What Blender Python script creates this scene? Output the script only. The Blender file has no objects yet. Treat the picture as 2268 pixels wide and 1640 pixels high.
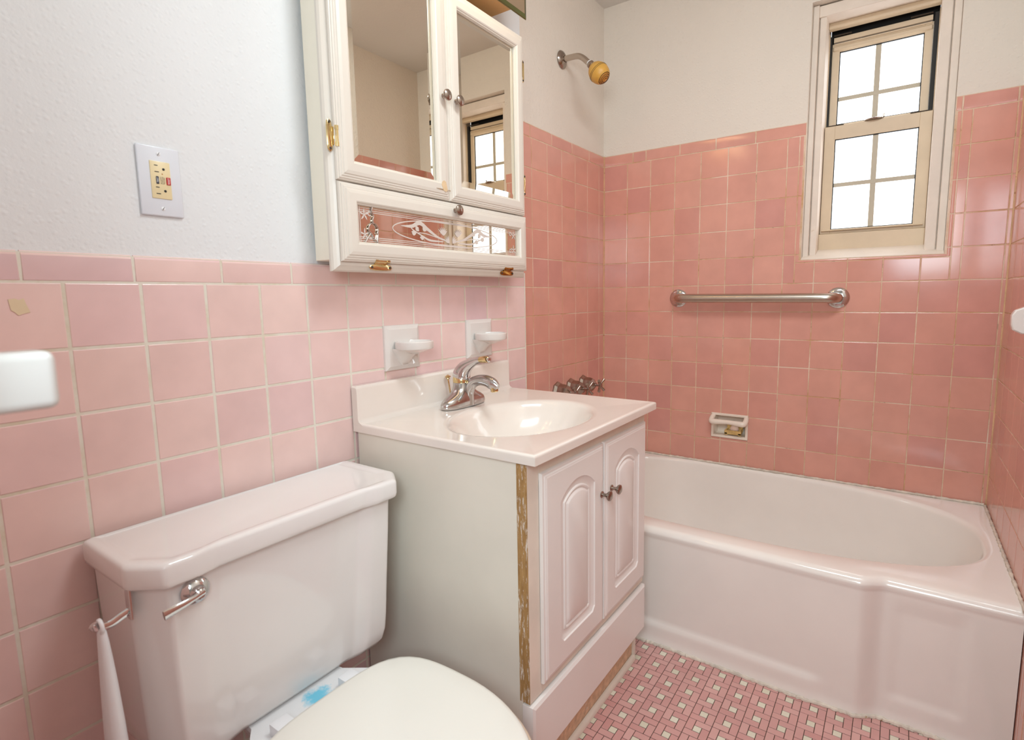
import bpy, bmesh, math, random
from mathutils import Vector, Matrix
random.seed(7)
PI=math.pi
C=bpy.context.scene.collection
FZ=-1.14          # floor height while building (0 = first grout line of the wainscot); all is lifted at the end
CZ=1.218          # ceiling
T=0.1085          # wall tile module

# ------------------------------------------------------------------ materials
def srgb(c):
    c=[x/255 for x in c]
    return tuple((x/12.92 if x<=.04045 else ((x+.055)/1.055)**2.4) for x in c)+(1,)
def new(name):
    m=bpy.data.materials.new(name); m.use_nodes=True
    nt=m.node_tree; b=nt.nodes['Principled BSDF']; return m,nt,b
def N(nt,t,**k):
    n=nt.nodes.new(t)
    for a,v in k.items(): setattr(n,a,v)
    return n
def ramp(nt,fac,stops):
    r=N(nt,'ShaderNodeValToRGB'); e=r.color_ramp.elements
    while len(e)<len(stops): e.new(.5)
    for x,(p,c) in zip(e,stops): x.position=p; x.color=c
    nt.links.new(fac,r.inputs[0]); return r.outputs[0]
def noise(nt,scale,detail=4,rough=.55,vec=None):
    n=N(nt,'ShaderNodeTexNoise'); n.inputs['Scale'].default_value=scale
    n.inputs['Detail'].default_value=detail; n.inputs['Roughness'].default_value=rough
    if vec is None:
        tc=N(nt,'ShaderNodeTexCoord'); vec=tc.outputs['Object']
    nt.links.new(vec,n.inputs['Vector']); return n.outputs['Fac']
def mixc(nt,fac,a,b):
    m=N(nt,'ShaderNodeMix',data_type='RGBA')
    if isinstance(fac,float): m.inputs[0].default_value=fac
    else: nt.links.new(fac,m.inputs[0])
    for v,i in ((a,6),(b,7)):
        if isinstance(v,tuple): m.inputs[i].default_value=v
        else: nt.links.new(v,m.inputs[i])
    return m.outputs[2]
def bump(nt,b,h,strength,dist):
    n=N(nt,'ShaderNodeBump'); n.inputs['Strength'].default_value=strength; n.inputs['Distance'].default_value=dist
    nt.links.new(h,n.inputs['Height']); nt.links.new(n.outputs[0],b.inputs['Normal'])
def simple(name,col,rough=.5,metal=0,var=.06,vs=6,bmp=None,coat=0,spots=None):
    m,nt,b=new(name); c=srgb(col)
    d=tuple(x*(1-var*2) for x in c[:3])+(1,); u=tuple(min(1,x*(1+var)) for x in c[:3])+(1,)
    out=ramp(nt,noise(nt,vs),[(.3,d),(.7,u)])
    if spots:
        sc,lo,scol=spots
        f=ramp(nt,noise(nt,sc,8,.7),[(lo,(0,0,0,1)),(lo+.04,(1,1,1,1))])
        out=mixc(nt,f,out,srgb(scol))
    nt.links.new(out,b.inputs['Base Color'])
    b.inputs['Roughness'].default_value=rough; b.inputs['Metallic'].default_value=metal
    if coat: b.inputs['Coat Weight'].default_value=coat; b.inputs['Coat Roughness'].default_value=.05
    if bmp: bump(nt,b,noise(nt,bmp[0],5),bmp[1],bmp[2])
    return m
def plaster(name,col,sc=95,st=.55,dist=.0035):
    m,nt,b=new(name); c=srgb(col)
    out=ramp(nt,noise(nt,3,3),[(.3,tuple(x*.97 for x in c[:3])+(1,)),(.7,c)])
    nt.links.new(out,b.inputs['Base Color']); b.inputs['Roughness'].default_value=.75
    v=N(nt,'ShaderNodeTexVoronoi'); v.inputs['Scale'].default_value=sc
    tc=N(nt,'ShaderNodeTexCoord'); nt.links.new(tc.outputs['Object'],v.inputs['Vector'])
    s=ramp(nt,v.outputs['Distance'],[(.0,(1,1,1,1)),(.42,(0,0,0,1))])
    mx=N(nt,'ShaderNodeMath',operation='MULTIPLY_ADD'); nt.links.new(s,mx.inputs[0]); mx.inputs[1].default_value=.5
    nt.links.new(noise(nt,38,5,.65),mx.inputs[2])
    bump(nt,b,mx.outputs[0],st,dist); return m
def tilemat(name,cols,rough=.16,var=1):
    m,nt,b=new(name)
    g=N(nt,'ShaderNodeNewGeometry'); k=len(cols)
    out=ramp(nt,g.outputs['Random Per Island'],[(i/(k-1),srgb(c)) for i,c in enumerate(cols)])
    f=ramp(nt,noise(nt,9,3),[(.35,(0,0,0,1)),(.75,(1,1,1,1))])
    m2=N(nt,'ShaderNodeMix',data_type='RGBA',blend_type='MULTIPLY'); m2.inputs[0].default_value=.10*var
    nt.links.new(out,m2.inputs[6]); nt.links.new(f,m2.inputs[7])
    nt.links.new(m2.outputs[2],b.inputs['Base Color'])
    b.inputs['Roughness'].default_value=rough
    b.inputs['Specular IOR Level'].default_value=.55
    bump(nt,b,noise(nt,14,2),.05,.002)
    return m
def groutmat(name,clean,dirt,dark,amount):
    m,nt,b=new(name)
    f=ramp(nt,noise(nt,5,6,.7),[(.5-amount,(0,0,0,1)),(.62,(1,1,1,1))])
    c=mixc(nt,f,srgb(clean),srgb(dirt))
    f2=ramp(nt,noise(nt,23,8,.75),[(.60,(0,0,0,1)),(.64,(1,1,1,1))])
    f3=N(nt,'ShaderNodeMath',operation='MULTIPLY'); nt.links.new(f2,f3.inputs[0]); f3.inputs[1].default_value=amount*3
    c=mixc(nt,f3.outputs[0],c,srgb(dark))
    nt.links.new(c,b.inputs['Base Color']); b.inputs['Roughness'].default_value=.8; return m
def emit(name,col,s):
    m,nt,b=new(name); b.inputs['Base Color'].default_value=srgb(col)
    b.inputs['Emission Color'].default_value=srgb(col); b.inputs['Emission Strength'].default_value=s
    return m
M={}
M['paint']=plaster('white_stipple_paint',(233,234,235),95,.38,.003)
M['paint2']=plaster('alcove_white_paint',(234,224,212),90,.5,.003)
M['ceil']=plaster('ceiling_paint',(226,222,216),70,.3,.002)
PK=[(246,215,208),(243,210,204),(248,219,212),(240,205,203),(245,214,207),(247,217,209),(241,207,201),(234,201,203),(246,216,210)]
M['tileL']=tilemat('pink_wall_tile',PK,.2)
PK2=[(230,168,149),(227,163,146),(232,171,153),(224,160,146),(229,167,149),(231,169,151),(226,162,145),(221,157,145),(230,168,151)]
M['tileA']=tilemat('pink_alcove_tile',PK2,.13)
M['groutL']=groutmat('white_grout',(232,226,212),(220,208,186),(170,150,120),.02)
M['groutA']=groutmat('stained_grout',(234,212,190),(204,160,116),(92,66,44),.12)
M['cornergrout']=simple('yellowed_corner_grout',(222,184,140),.8,var=.1,vs=20,spots=(30,.62,(150,104,64)))
M['mosP']=tilemat('pink_mosaic',[(222,170,162),(216,160,154),(226,176,168),(212,154,148),(220,166,158)],.38)
M['mosW']=tilemat('cream_mosaic',[(236,228,206),(228,218,194),(240,232,212)],.38)
M['groutF']=simple('floor_grout',(84,68,58),.85,var=.2,vs=30)
M['porcelain']=simple('white_porcelain',(230,223,217),.07,var=.01,vs=4,coat=.4)
M['tank']=simple('toilet_china',(238,233,230),.08,var=.012,vs=5,coat=.4,spots=(60,.74,(212,192,160)))
M['enamel']=simple('tub_enamel',(250,243,235),.13,var=.025,vs=3,coat=.3,spots=(55,.715,(190,168,140)))
M['marble']=simple('cultured_marble',(237,226,216),.13,var=.02,vs=5,coat=.3,spots=(16,.62,(236,226,218)))
M['vanside']=simple('vanity_side_laminate',(233,226,212),.4,var=.03,vs=4,spots=(30,.72,(196,164,120)))
M['vandoor']=simple('thermofoil_white',(240,232,226),.28,var=.012,vs=5)
M['vanframe']=simple('vanity_frame_paint',(236,224,208),.45,var=.05,vs=9,spots=(22,.68,(186,146,98)))
def rawwood():
    m,nt,b=new('peeled_raw_edge')
    tc=N(nt,'ShaderNodeTexCoord'); mp=N(nt,'ShaderNodeMapping'); mp.inputs['Scale'].default_value=(60,60,9)
    nt.links.new(tc.outputs['Object'],mp.inputs[0])
    w=ramp(nt,noise(nt,2,6,.7,mp.outputs[0]),[(.35,srgb((150,110,62))),(.65,srgb((186,146,92)))])
    f=ramp(nt,noise(nt,3.2,6,.75,mp.outputs[0]),[(.55,(0,0,0,1)),(.58,(1,1,1,1))])
    nt.links.new(mixc(nt,f,w,srgb((228,214,198))),b.inputs['Base Color']); b.inputs['Roughness'].default_value=.8
    bump(nt,b,f,.5,.001); return m
M['raw']=rawwood()
M['kick']=simple('bare_particle_board',(226,194,160),.85,var=.12,vs=60,bmp=(160,.4,.001),spots=(14,.66,(226,212,196)))
M['cab']=simple('cream_cabinet_paint',(226,217,205),.33,var=.015,vs=5,spots=(26,.735,(206,170,124)))
M['cabside']=simple('cabinet_side_paint',(248,240,222),.4,var=.02,vs=5)
M['chrome']=simple('chrome',(214,212,212),.09,1,var=.03,vs=12)
M['spot']=simple('spotted_chrome',(196,192,190),.16,1,var=.06,vs=30,spots=(45,.66,(222,220,216)))
M['steel']=simple('brushed_steel',(196,184,172),.27,1,var=.03,vs=20)
M['nickel']=simple('aged_nickel',(170,158,148),.22,1,var=.12,vs=60)
M['brass']=simple('polished_brass',(226,202,150),.14,1,var=.05,vs=30)
M['brassd']=simple('tarnished_brass',(176,124,60),.24,1,var=.15,vs=60)
M['white']=simple('white_plastic',(240,240,242),.3,var=.01)
M['plate']=simple('switch_plate_white',(226,229,236),.18,var=.005)
M['ivory']=simple('ivory_plastic',(238,220,176),.3,var=.02,vs=30)
M['black']=simple('black_rubber',(22,21,22),.5,var=.1)
M['red']=simple('red_button',(205,38,40),.35)
M['blackbtn']=simple('black_button',(34,46,66),.35)
M['seat']=simple('seat_lid_plastic',(240,237,228),.2,var=.01,vs=3)
M['bone']=simple('bone_seat',(232,212,184),.25,var=.01)
M['almond']=simple('almond_aluminium',(218,196,166),.4,var=.04,vs=8)
M['casing']=simple('old_white_window_paint',(236,222,208),.5,var=.04,vs=9,bmp=(45,.35,.0015),spots=(24,.66,(222,196,168)))
M['yellow']=simple('yellow_shower_plastic',(216,164,74),.35,var=.05,vs=30)
M['yellowd']=simple('shower_nozzle_orange',(196,132,50),.4)
M['woodtray']=simple('yellow_wood',(236,200,128),.55,var=.12,vs=50)
M['soap']=simple('dried_soap',(232,200,180),.6,var=.06,vs=50)
M['fixture']=simple('tan_fixture_box',(206,158,100),.5,var=.03)
M['caulk']=simple('old_caulk',(226,214,198),.7,var=.12,vs=40,bmp=(70,.8,.003),spots=(30,.64,(186,160,122)))
M['tape']=simple('masking_tape',(232,212,178),.7,var=.03)
M['soapcer']=simple('cream_ceramic',(244,230,214),.12,var=.02)
M['window_channel']=simple('dark_window_channel',(30,29,28),.6,var=.1)
M['shadegrey']=simple('grey_outer_frame',(140,134,120),.6)
M['muntin']=simple('window_muntin',(196,186,166),.5,var=.03)
M['agedpatch']=simple('yellowed_paint',(226,196,156),.6,var=.08,vs=60)
M['postshade']=simple('shade_toned_porcelain',(216,215,211),.15,var=.01)  # white porcelain darkened so its colour carries the near post's side shade
M['hall']=simple('hall_paint',(232,228,220),.8,var=.01)
M['groove']=simple('dark_gap',(70,60,50),.8)
M['fixmirror']=None
def mirror(name,col,r):
    m,nt,b=new(name); b.inputs['Base Color'].default_value=srgb(col); b.inputs['Metallic'].default_value=1; b.inputs['Roughness'].default_value=r
    return m
M['mirror']=mirror('silvered_mirror',(232,222,206),.0)
M['bevel']=mirror('mirror_bevel',(230,226,214),.0)
M['fixmirror']=mirror('fixture_mirror',(222,206,180),.02)
M['fixbevel']=mirror('fixture_mirror_bevel',(120,124,84),.05)
M['etch']=simple('etched_glass',(216,202,192),.6,var=.02)
M['bulb']=emit('warm_bulb',(255,212,160),8.5)
def pane():
    m=bpy.data.materials.new('frosted_daylight_pane'); m.use_nodes=True; nt=m.node_tree; nt.nodes.clear()
    o=N(nt,'ShaderNodeOutputMaterial'); e=N(nt,'ShaderNodeEmission'); g=N(nt,'ShaderNodeBsdfGlass'); a=N(nt,'ShaderNodeAddShader')
    e.inputs[0].default_value=(.93,.97,1,1); e.inputs[1].default_value=2.2
    tr=N(nt,'ShaderNodeBsdfTransparent'); tr.inputs[0].default_value=(.35,.36,.37,1)
    nt.nodes.remove(g)
    nt.links.new(e.outputs[0],a.inputs[0]); nt.links.new(tr.outputs[0],a.inputs[1]); nt.links.new(a.outputs[0],o.inputs[0])
    return m
M['pane']=pane()
def stain():
    m,nt,b=new('stained_toilet_deck')
    tc=N(nt,'ShaderNodeTexCoord')
    v=N(nt,'ShaderNodeVectorMath',operation='DISTANCE'); nt.links.new(tc.outputs['Object'],v.inputs[0]); v.inputs[1].default_value=STAIN
    ad=N(nt,'ShaderNodeMath',operation='MULTIPLY_ADD'); nt.links.new(noise(nt,55,6,.7),ad.inputs[0]); ad.inputs[1].default_value=.06; nt.links.new(v.outputs['Value'],ad.inputs[2])
    f=ramp(nt,ad.outputs[0],[(.045,(1,1,1,1)),(.062,(0,0,0,1))])
    c=mixc(nt,f,srgb((238,236,236)),srgb((120,205,232)))
    nt.links.new(c,b.inputs['Base Color']); b.inputs['Roughness'].default_value=.12; return m

# ------------------------------------------------------------------ mesh helpers
class MB:
    def __init__(s): s.v=[]; s.f=[]; s.m=[]
    def add(s,vs,fs,mi=0):
        o=len(s.v); s.v+= [tuple(p) for p in vs]
        for f in fs: s.f.append([o+i for i in f]); s.m.append(mi)
    def box(s,x0,x1,y0,y1,z0,z1,mi=0):
        x0,x1=sorted((x0,x1)); y0,y1=sorted((y0,y1)); z0,z1=sorted((z0,z1))
        vs=[(x,y,z) for z in (z0,z1) for y in (y0,y1) for x in (x0,x1)]
        s.add(vs,[(0,2,3,1),(4,5,7,6),(0,1,5,4),(2,6,7,3),(0,4,6,2),(1,3,7,5)],mi)
    def rbox(s,x0,x1,y0,y1,z0,z1,r=.003,seg=2,mi=0,mat=None):
        x0,x1=sorted((x0,x1)); y0,y1=sorted((y0,y1)); z0,z1=sorted((z0,z1))
        bm=bmesh.new(); bmesh.ops.create_cube(bm,size=1)
        bmesh.ops.scale(bm,vec=(x1-x0,y1-y0,z1-z0),verts=bm.verts)
        bmesh.ops.translate(bm,vec=((x0+x1)/2,(y0+y1)/2,(z0+z1)/2),verts=bm.verts)
        r=min(r,.49*min(x1-x0,y1-y0,z1-z0))
        if r>0: bmesh.ops.bevel(bm,geom=bm.edges[:],offset=r,segments=seg,affect='EDGES',profile=.5)
        if mat: bmesh.ops.transform(bm,matrix=mat,verts=bm.verts)
        bm.verts.index_update()
        s.add([v.co for v in bm.verts],[[v.index for v in f.verts] for f in bm.faces],mi); bm.free()
    def loft(s,rings,closed=True,cap0=False,cap1=False,mi=0):
        n=len(rings[0]); vs=[p for r in rings for p in r]; fs=[]
        for i in range(len(rings)-1):
            for j in range(n if closed else n-1):
                k=(j+1)%n; fs.append((i*n+j,i*n+k,(i+1)*n+k,(i+1)*n+j))
        if cap0: fs.append(tuple(range(n))[::-1])
        if cap1: fs.append(tuple((len(rings)-1)*n+j for j in range(n)))
        s.add(vs,fs,mi)
    def tube(s,pts,rad,n=16,mi=0,cap=True):
        pts=[Vector(p) for p in pts]; rings=[]
        if not isinstance(rad,(list,tuple)): rad=[rad]*len(pts)
        up=None
        for i,p in enumerate(pts):
            t=(pts[min(i+1,len(pts)-1)]-pts[max(i-1,0)]).normalized()
            if up is None:
                a=Vector((0,0,1)) if abs(t.z)<.9 else Vector((1,0,0)); up=(a-t*a.dot(t)).normalized()
            else: up=(up-t*up.dot(t)).normalized()
            w=t.cross(up); r=rad[i]
            ra,rb=(r if isinstance(r,(tuple,list)) else (r,r))
            rings.append([p+up*math.cos(2*PI*j/n)*ra+w*math.sin(2*PI*j/n)*rb for j in range(n)])
        s.loft(rings,True,cap,cap,mi)
    def lathe(s,prof,org,axis,n=32,mi=0,cap=True):
        org=Vector(org); ax=Vector(axis).normalized()
        a=Vector((0,0,1)) if abs(ax.z)<.9 else Vector((1,0,0)); u=(a-ax*a.dot(ax)).normalized(); w=ax.cross(u)
        rings=[[org+ax*h+u*math.cos(2*PI*j/n)*max(r,1e-5)+w*math.sin(2*PI*j/n)*max(r,1e-5) for j in range(n)] for r,h in prof]
        s.loft(rings,True,cap,cap,mi)
    def frame(s,x0,x1,z0,z1,y,prof,mi=0):
        """mitred picture frame in a plane of constant y; prof = (inward offset, height towards -y)"""
        rings=[]
        for o,h in prof:
            rings.append([(x0+o,y-h,z0+o),(x1-o,y-h,z0+o),(x1-o,y-h,z1-o),(x0+o,y-h,z1-o)])
        for i in range(len(rings)-1):
            for j in range(4):
                k=(j+1)%4; s.add([rings[i][j],rings[i][k],rings[i+1][k],rings[i+1][j]],[(0,1,2,3)],mi)
    def build(s,name,mats,parent=None,loc=None,smooth=35,weld=False):
        me=bpy.data.meshes.new(name)
        if name in ('tile_wainscot','mosaic_tiles'): smooth=12
        P=Vector(loc) if loc is not None else Vector((0,0,0))
        base=Vector(parent['_o']) if parent is not None else Vector((0,0,0))
        if parent is not None and parent.parent is not None: pass
        org=P if loc is not None else base
        me.from_pydata([tuple(Vector(v)-org) for v in s.v],[],s.f)
        if not isinstance(mats,(list,tuple)): mats=[mats]
        for m in mats: me.materials.append(m)
        me.polygons.foreach_set('material_index',s.m)
        bm=bmesh.new(); bm.from_mesh(me)
        if weld: bmesh.ops.remove_doubles(bm,verts=bm.verts,dist=1e-5)
        bmesh.ops.recalc_face_normals(bm,faces=bm.faces); bm.to_mesh(me); bm.free()
        if smooth:
            me.shade_smooth(); me.set_sharp_from_angle(angle=math.radians(smooth))
        o=bpy.data.objects.new(name,me); C.objects.link(o)
        o.location=org-base if parent is not None else org
        if parent is not None: o.parent=parent
        o['_o']=tuple(org)
        return o
def tag(o,label=None,cat=None,group=None,kind=None):
    if label: o['label']=label
    if cat: o['category']=cat
    if group: o['group']=group
    if kind: o['kind']=kind
    return o
def thing(name,loc,label,cat,group=None):
    o=bpy.data.objects.new(name,None); C.objects.link(o); o.location=loc; o['_o']=tuple(loc); o.empty_display_size=.05
    return tag(o,label,cat,group)
def copy_tree(o,delta,parent=None):
    c=o.copy(); C.objects.link(c)
    if parent is None: c.location=o.location+Vector(delta)
    else: c.parent=parent
    for ch in list(o.children): copy_tree(ch,delta,c)
    return c
def smoothpath(P,k=8):
    P=[Vector(p) for p in P]; out=[]
    for i in range(len(P)-1):
        a=P[max(i-1,0)];b=P[i];c=P[i+1];d=P[min(i+2,len(P)-1)]
        for j in range(k):
            t=j/k; out.append(.5*((2*b)+(c-a)*t+(2*a-5*b+4*c-d)*t*t+(3*b-a-3*c+d)*t**3))
    out.append(P[-1]); return out
def smoothvals(V,k=8):
    return [p.x for p in smoothpath([(v,0,0) for v in V],k)]

# ------------------------------------------------------------------ tiling
def tile(mb,O,U,Nn,u0,u1,v0,v1,g=.003,th=.0,r=.0013,mi=0,jit=True,bull=None,R=.009):
    """one glazed tile; O+u*U+v*Z, front at distance th along the normal"""
    O=Vector(O);U=Vector(U);Nn=Vector(Nn);Z=Vector((0,0,1))
    u0+=g/2;u1-=g/2;v0+=g/2;v1-=g/2
    if u1-u0<.004 or v1-v0<.004: return
    a=b=0
    if jit: a=random.uniform(-.0016,.0016); b=random.uniform(-.0016,.0016)
    uc,vc=(u0+u1)/2,(v0+v1)/2
    def P(u,v,d): return O+U*u+Z*v+Nn*(d+(a*(u-uc)+b*(v-vc) if d>-.004 else 0))
    rings=[]
    steps=[(0,-.006),(0,th-r),(r*.3,th-r*.3),(r,th)]
    bl={'u0':0,'u1':0,'v0':0,'v1':0}
    if bull: 
        bl[bull]=1
        steps=[(0,0,-.006),(0,0,th-r),(r*.3,R*.08,th-r*.3) ,(r,R*.3,th)]
        q=[(0,-.006,0,-.0075),(0,th-r,0,-R),(r*.3,th-r*.3,R*.134,-R*.5),(r*.7,th-r*.05,R*.5,-R*.134),(r,th,R,0)]
        for o,d,ob,db in q:
            uu0=u0+(ob if bl['u0'] else o); uu1=u1-(ob if bl['u1'] else o); vv0=v0+(ob if bl['v0'] else o); vv1=v1-(ob if bl['v1'] else o)
            def D(c): return (th+db) if c else d
            d00=D(bl['u0'] or bl['v0']); d10=D(bl['u1'] or bl['v0']); d11=D(bl['u1'] or bl['v1']); d01=D(bl['u0'] or bl['v1'])
            rings.append([P(uu0,vv0,d00),P(uu1,vv0,d10),P(uu1,vv1,d11),P(uu0,vv1,d01)])
    else:
        for o,d in steps: rings.append([P(u0+o,v0+o,d),P(u1-o,v0+o,d),P(u1-o,v1-o,d),P(u0+o,v1-o,d)])
    mb.loft(rings,True,False,True,mi)
def subtract(rc,holes):
    out=[rc]
    for h in holes:
        nxt=[]
        for (a,b,c,d) in out:
            if h[1]<=a or h[0]>=b or h[3]<=c or h[2]>=d: nxt.append((a,b,c,d)); continue
            # keep the largest remaining pieces, cutting like a tiler
            if h[0]>a: nxt.append((a,min(b,h[0]),c,d))
            if h[1]<b: nxt.append((max(a,h[1]),b,c,d))
            m0,m1=max(a,h[0]),min(b,h[1])
            if h[2]>c: nxt.append((m0,m1,c,h[2]))
            if h[3]<d: nxt.append((m0,m1,h[3],d))
        out=nxt
    return out
def tilefield(mb,O,U,Nn,us,vs,holes=(),g=.003,merge=True):
    for i in range(len(us)-1):
        for j in range(len(vs)-1):
            for (a,b,c,d) in subtract((us[i],us[i+1],vs[j],vs[j+1]),holes):
                tile(mb,O,U,Nn,a,b,c,d,g=g)
def slab(mb,O,U,Nn,u0,u1,v0,v1,d0,d1,holes=(),mi=0):
    """solid wall piece between depths d0,d1 with rectangular holes"""
    O=Vector(O);U=Vector(U);Nn=Vector(Nn);Z=Vector((0,0,1))
    us=sorted({u0,u1}|{h[k] for h in holes for k in (0,1) if u0<h[k]<u1}); vs=sorted({v0,v1}|{h[k] for h in holes for k in (2,3) if v0<h[k]<v1})
    for i in range(len(us)-1):
        for j in range(len(vs)-1):
            uc,vc=(us[i]+us[i+1])/2,(vs[j]+vs[j+1])/2
            if any(h[0]<uc<h[1] and h[2]<vc<h[3] for h in holes): continue
            P=[O+U*u+Z*v+Nn*d for d in (d0,d1) for v in (vs[j],vs[j+1]) for u in (us[i],us[i+1])]
            mb.add(P,[(0,2,3,1),(4,5,7,6),(0,1,5,4),(2,6,7,3),(0,4,6,2),(1,3,7,5)],mi)
def rng(a,b,step,phase):
    k0=math.ceil((a-phase)/step-1e-6); out=[a]
    k=k0
    while phase+k*step<b-1e-6:
        if phase+k*step>a+.004: out.append(phase+k*step)
        k+=1
    out.append(b); return out

XW=2.0104; YR=-1.387; YA=.042; XL=1.302; XE=-.24
CAPZ=.0485; AC0=5*T; AC1=.591
# --- left wall
mb=MB(); slab(mb,(0,0,0),(1,0,0),(0,-1,0),XE-.12,XL,FZ,CZ,-.13,-.006)
wl=mb.build('wall_left',M['paint'],smooth=0); tag(wl,kind='structure')
mb=MB(); slab(mb,(0,0,0),(1,0,0),(0,-1,0),XE,XL,FZ,CAPZ-.003,-.006,-.0010,mi=1)
us=rng(XE,XL,T,0); vs=[-k*T for k in range(11)][::-1]; vs=[FZ]+[v for v in vs if v>FZ+.004]
tilefield(mb,(0,0,0),(1,0,0),(0,-1,0),us,vs,g=.0050)
cu=[-.0494+.15*k for k in range(-2,10)]; cu=[XE]+[u for u in cu if XE<u<XL-.01]+[XL]
for a,b in zip(cu,cu[1:]): tile(mb,(0,0,0),(1,0,0),(0,-1,0),a,b,0,CAPZ+.001,g=.003,bull='v1',R=.0075)
# bullnose end tile edge at the jog is simply the side of the tile slab
mb.box(XL-.002,XL+.0015,-.0005,YA,FZ,CAPZ,1)
mb.build('tile_wainscot',[M['tileL'],M['groutL']],wl)
# --- alcove end wall (shower side)
mb=MB(); slab(mb,(0,YA,0),(1,0,0),(0,-1,0),XL,XW+.15,FZ,CZ,-.13,-.004)
wa=mb.build('wall_alcove',M['paint2'],smooth=0); tag(wa,kind='structure')
SHZ=[(1.632,1.654,.86,.90)]
mb=MB(); slab(mb,(0,YA,0),(1,0,0),(0,-1,0),XL,XW,-.80,AC1-.003,-.004,-.0009,mi=1)
us=rng(XL,XW,T,1.4179); vz=[k*T for k in range(-7,6)]; vz=[-.80]+[v for v in vz if v>-.79]
tilefield(mb,(0,YA,0),(1,0,0),(0,-1,0),us,vz,g=.0030)
cu=[XL,1.4105,1.5605,1.7179,1.8669,XW]
for a,b in zip(cu,cu[1:]): tile(mb,(0,YA,0),(1,0,0),(0,-1,0),a,b,AC0,AC1,g=.0030,bull='v1',R=.007)
mb.build('tile_wainscot',[M['tileA'],M['groutA']],wa)
# --- back wall with window and soap dish openings; u runs along -y
HW=(.785,1.2205,.088,1.0); HS=(.478,.6135,-.628,-.546)
mb=MB(); slab(mb,(XW,0,0),(0,-1,0),(-1,0,0),-YA-.13,1.387+.13,FZ,CZ,-.20,-.004,[HW,HS])
wb=mb.build('wall_back',M['paint2'],smooth=0); tag(wb,kind='structure')
mb=MB(); 
TR=(.765,1.2385,.078,1.1)
slab(mb,(XW,0,0),(0,-1,0),(-1,0,0),-YA,1.387,-.80,AC1-.003,-.004,-.0009,[HW,HS],mi=1)
us=[-YA]+[.0729+k*T for k in range(0,13)]; 
hs2=(.470,.6154,-.639,-.5425)
vb=vz
holes=[TR,hs2]
for i in range(len(us)-1):
    for j in range(len(vb)-1):
        for (a,b,c,d) in subtract((us[i],us[i+1],vb[j],vb[j+1]),holes): tile(mb,(XW,0,0),(0,-1,0),(-1,0,0),a,b,c,d,g=.0030)
for j in range(len(vb)-1): tile(mb,(XW,0,0),(0,-1,0),(-1,0,0),1.3749,1.387,vb[j],vb[j+1],g=.0022)
cu=[-YA,.0986,.1588,.3088,.457,.6079,.7855]
for a,b in zip(cu,cu[1:]): tile(mb,(XW,0,0),(0,-1,0),(-1,0,0),a,b,AC0,AC1,g=.0030,bull='v1',R=.007)
for a,b in ((1.2205,1.2385),(1.2385,1.3749),(1.3749,1.387)): tile(mb,(XW,0,0),(0,-1,0),(-1,0,0),a,b,AC0,AC1,g=.0030,bull='v1',R=.007)
tv=[.078]+[v for v in vb if v>.09]
for c,d in zip(tv,tv[1:]):
    tile(mb,(XW,0,0),(0,-1,0),(-1,0,0),.765,.7860,c,d,g=.0022,bull='u1',R=.010)
    tile(mb,(XW,0,0),(0,-1,0),(-1,0,0),1.2195,1.2385,c,d,g=.0022,bull='u0',R=.010)
cu=[.765,.8324,.9409,1.0494,1.1579,1.228]
for a,b in zip(cu,cu[1:]): tile(mb,(XW,0,0),(0,-1,0),(-1,0,0),a,b,.078,.090,g=.002,bull='v1',R=.006)
mb.build('tile_wainscot',[M['tileA'],M['groutA']],wb)
mb=MB(); mb.box(XW-.0035,XW+.001,YA-.0035,YA+.001,-.755,AC1-.002); mb.box(XW-.003,XW+.001,YR-.001,YR+.003,-.755,AC1-.002); mb.build('corner_grout',M['cornergrout'],wb,smooth=0)
# --- right wall
mb=MB(); slab(mb,(0,YR,0),(1,0,0),(0,1,0),XE-.12,XW+.004,FZ,CZ,-.13,-.004)
wr=mb.build('wall_right',M['paint2'],smooth=0); tag(wr,kind='structure')
mb=MB(); slab(mb,(0,YR,0),(1,0,0),(0,1,0),1.20,XW-.0005,-.80,AC1-.003,-.004,-.0009,mi=1); slab(mb,(0,YR,0),(1,0,0),(0,1,0),XE,1.20,FZ,CAPZ,-.004,-.0009,mi=1)
slab(mb,(0,YR,0),(1,0,0),(0,1,0),1.20,1.33,FZ,-.80,-.004,-.0009,mi=1)
us=rng(1.20,XW,T,XW-.012)
tilefield(mb,(0,YR,0),(1,0,0),(0,1,0),us,vz,g=.0030)
cu=[1.20]+[XW-.15*k for k in range(5,0,-1)]+[XW]
for a,b in zip(cu,cu[1:]): tile(mb,(0,YR,0),(1,0,0),(0,1,0),a,b,AC0,AC1,g=.0030,bull='v1',R=.007)
us=rng(XE,1.20,T,0); tilefield(mb,(0,YR,0),(1,0,0),(0,1,0),us,vs,g=.0035)
vs2=[FZ]+[k*T for k in range(-10,-7)]+[-.80]
tilefield(mb,(0,YR,0),(1,0,0),(0,1,0),[1.20,1.24,1.33],vs2,g=.0030)
mb.build('tile_wainscot',[M['tileA'],M['groutA']],wr)
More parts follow.
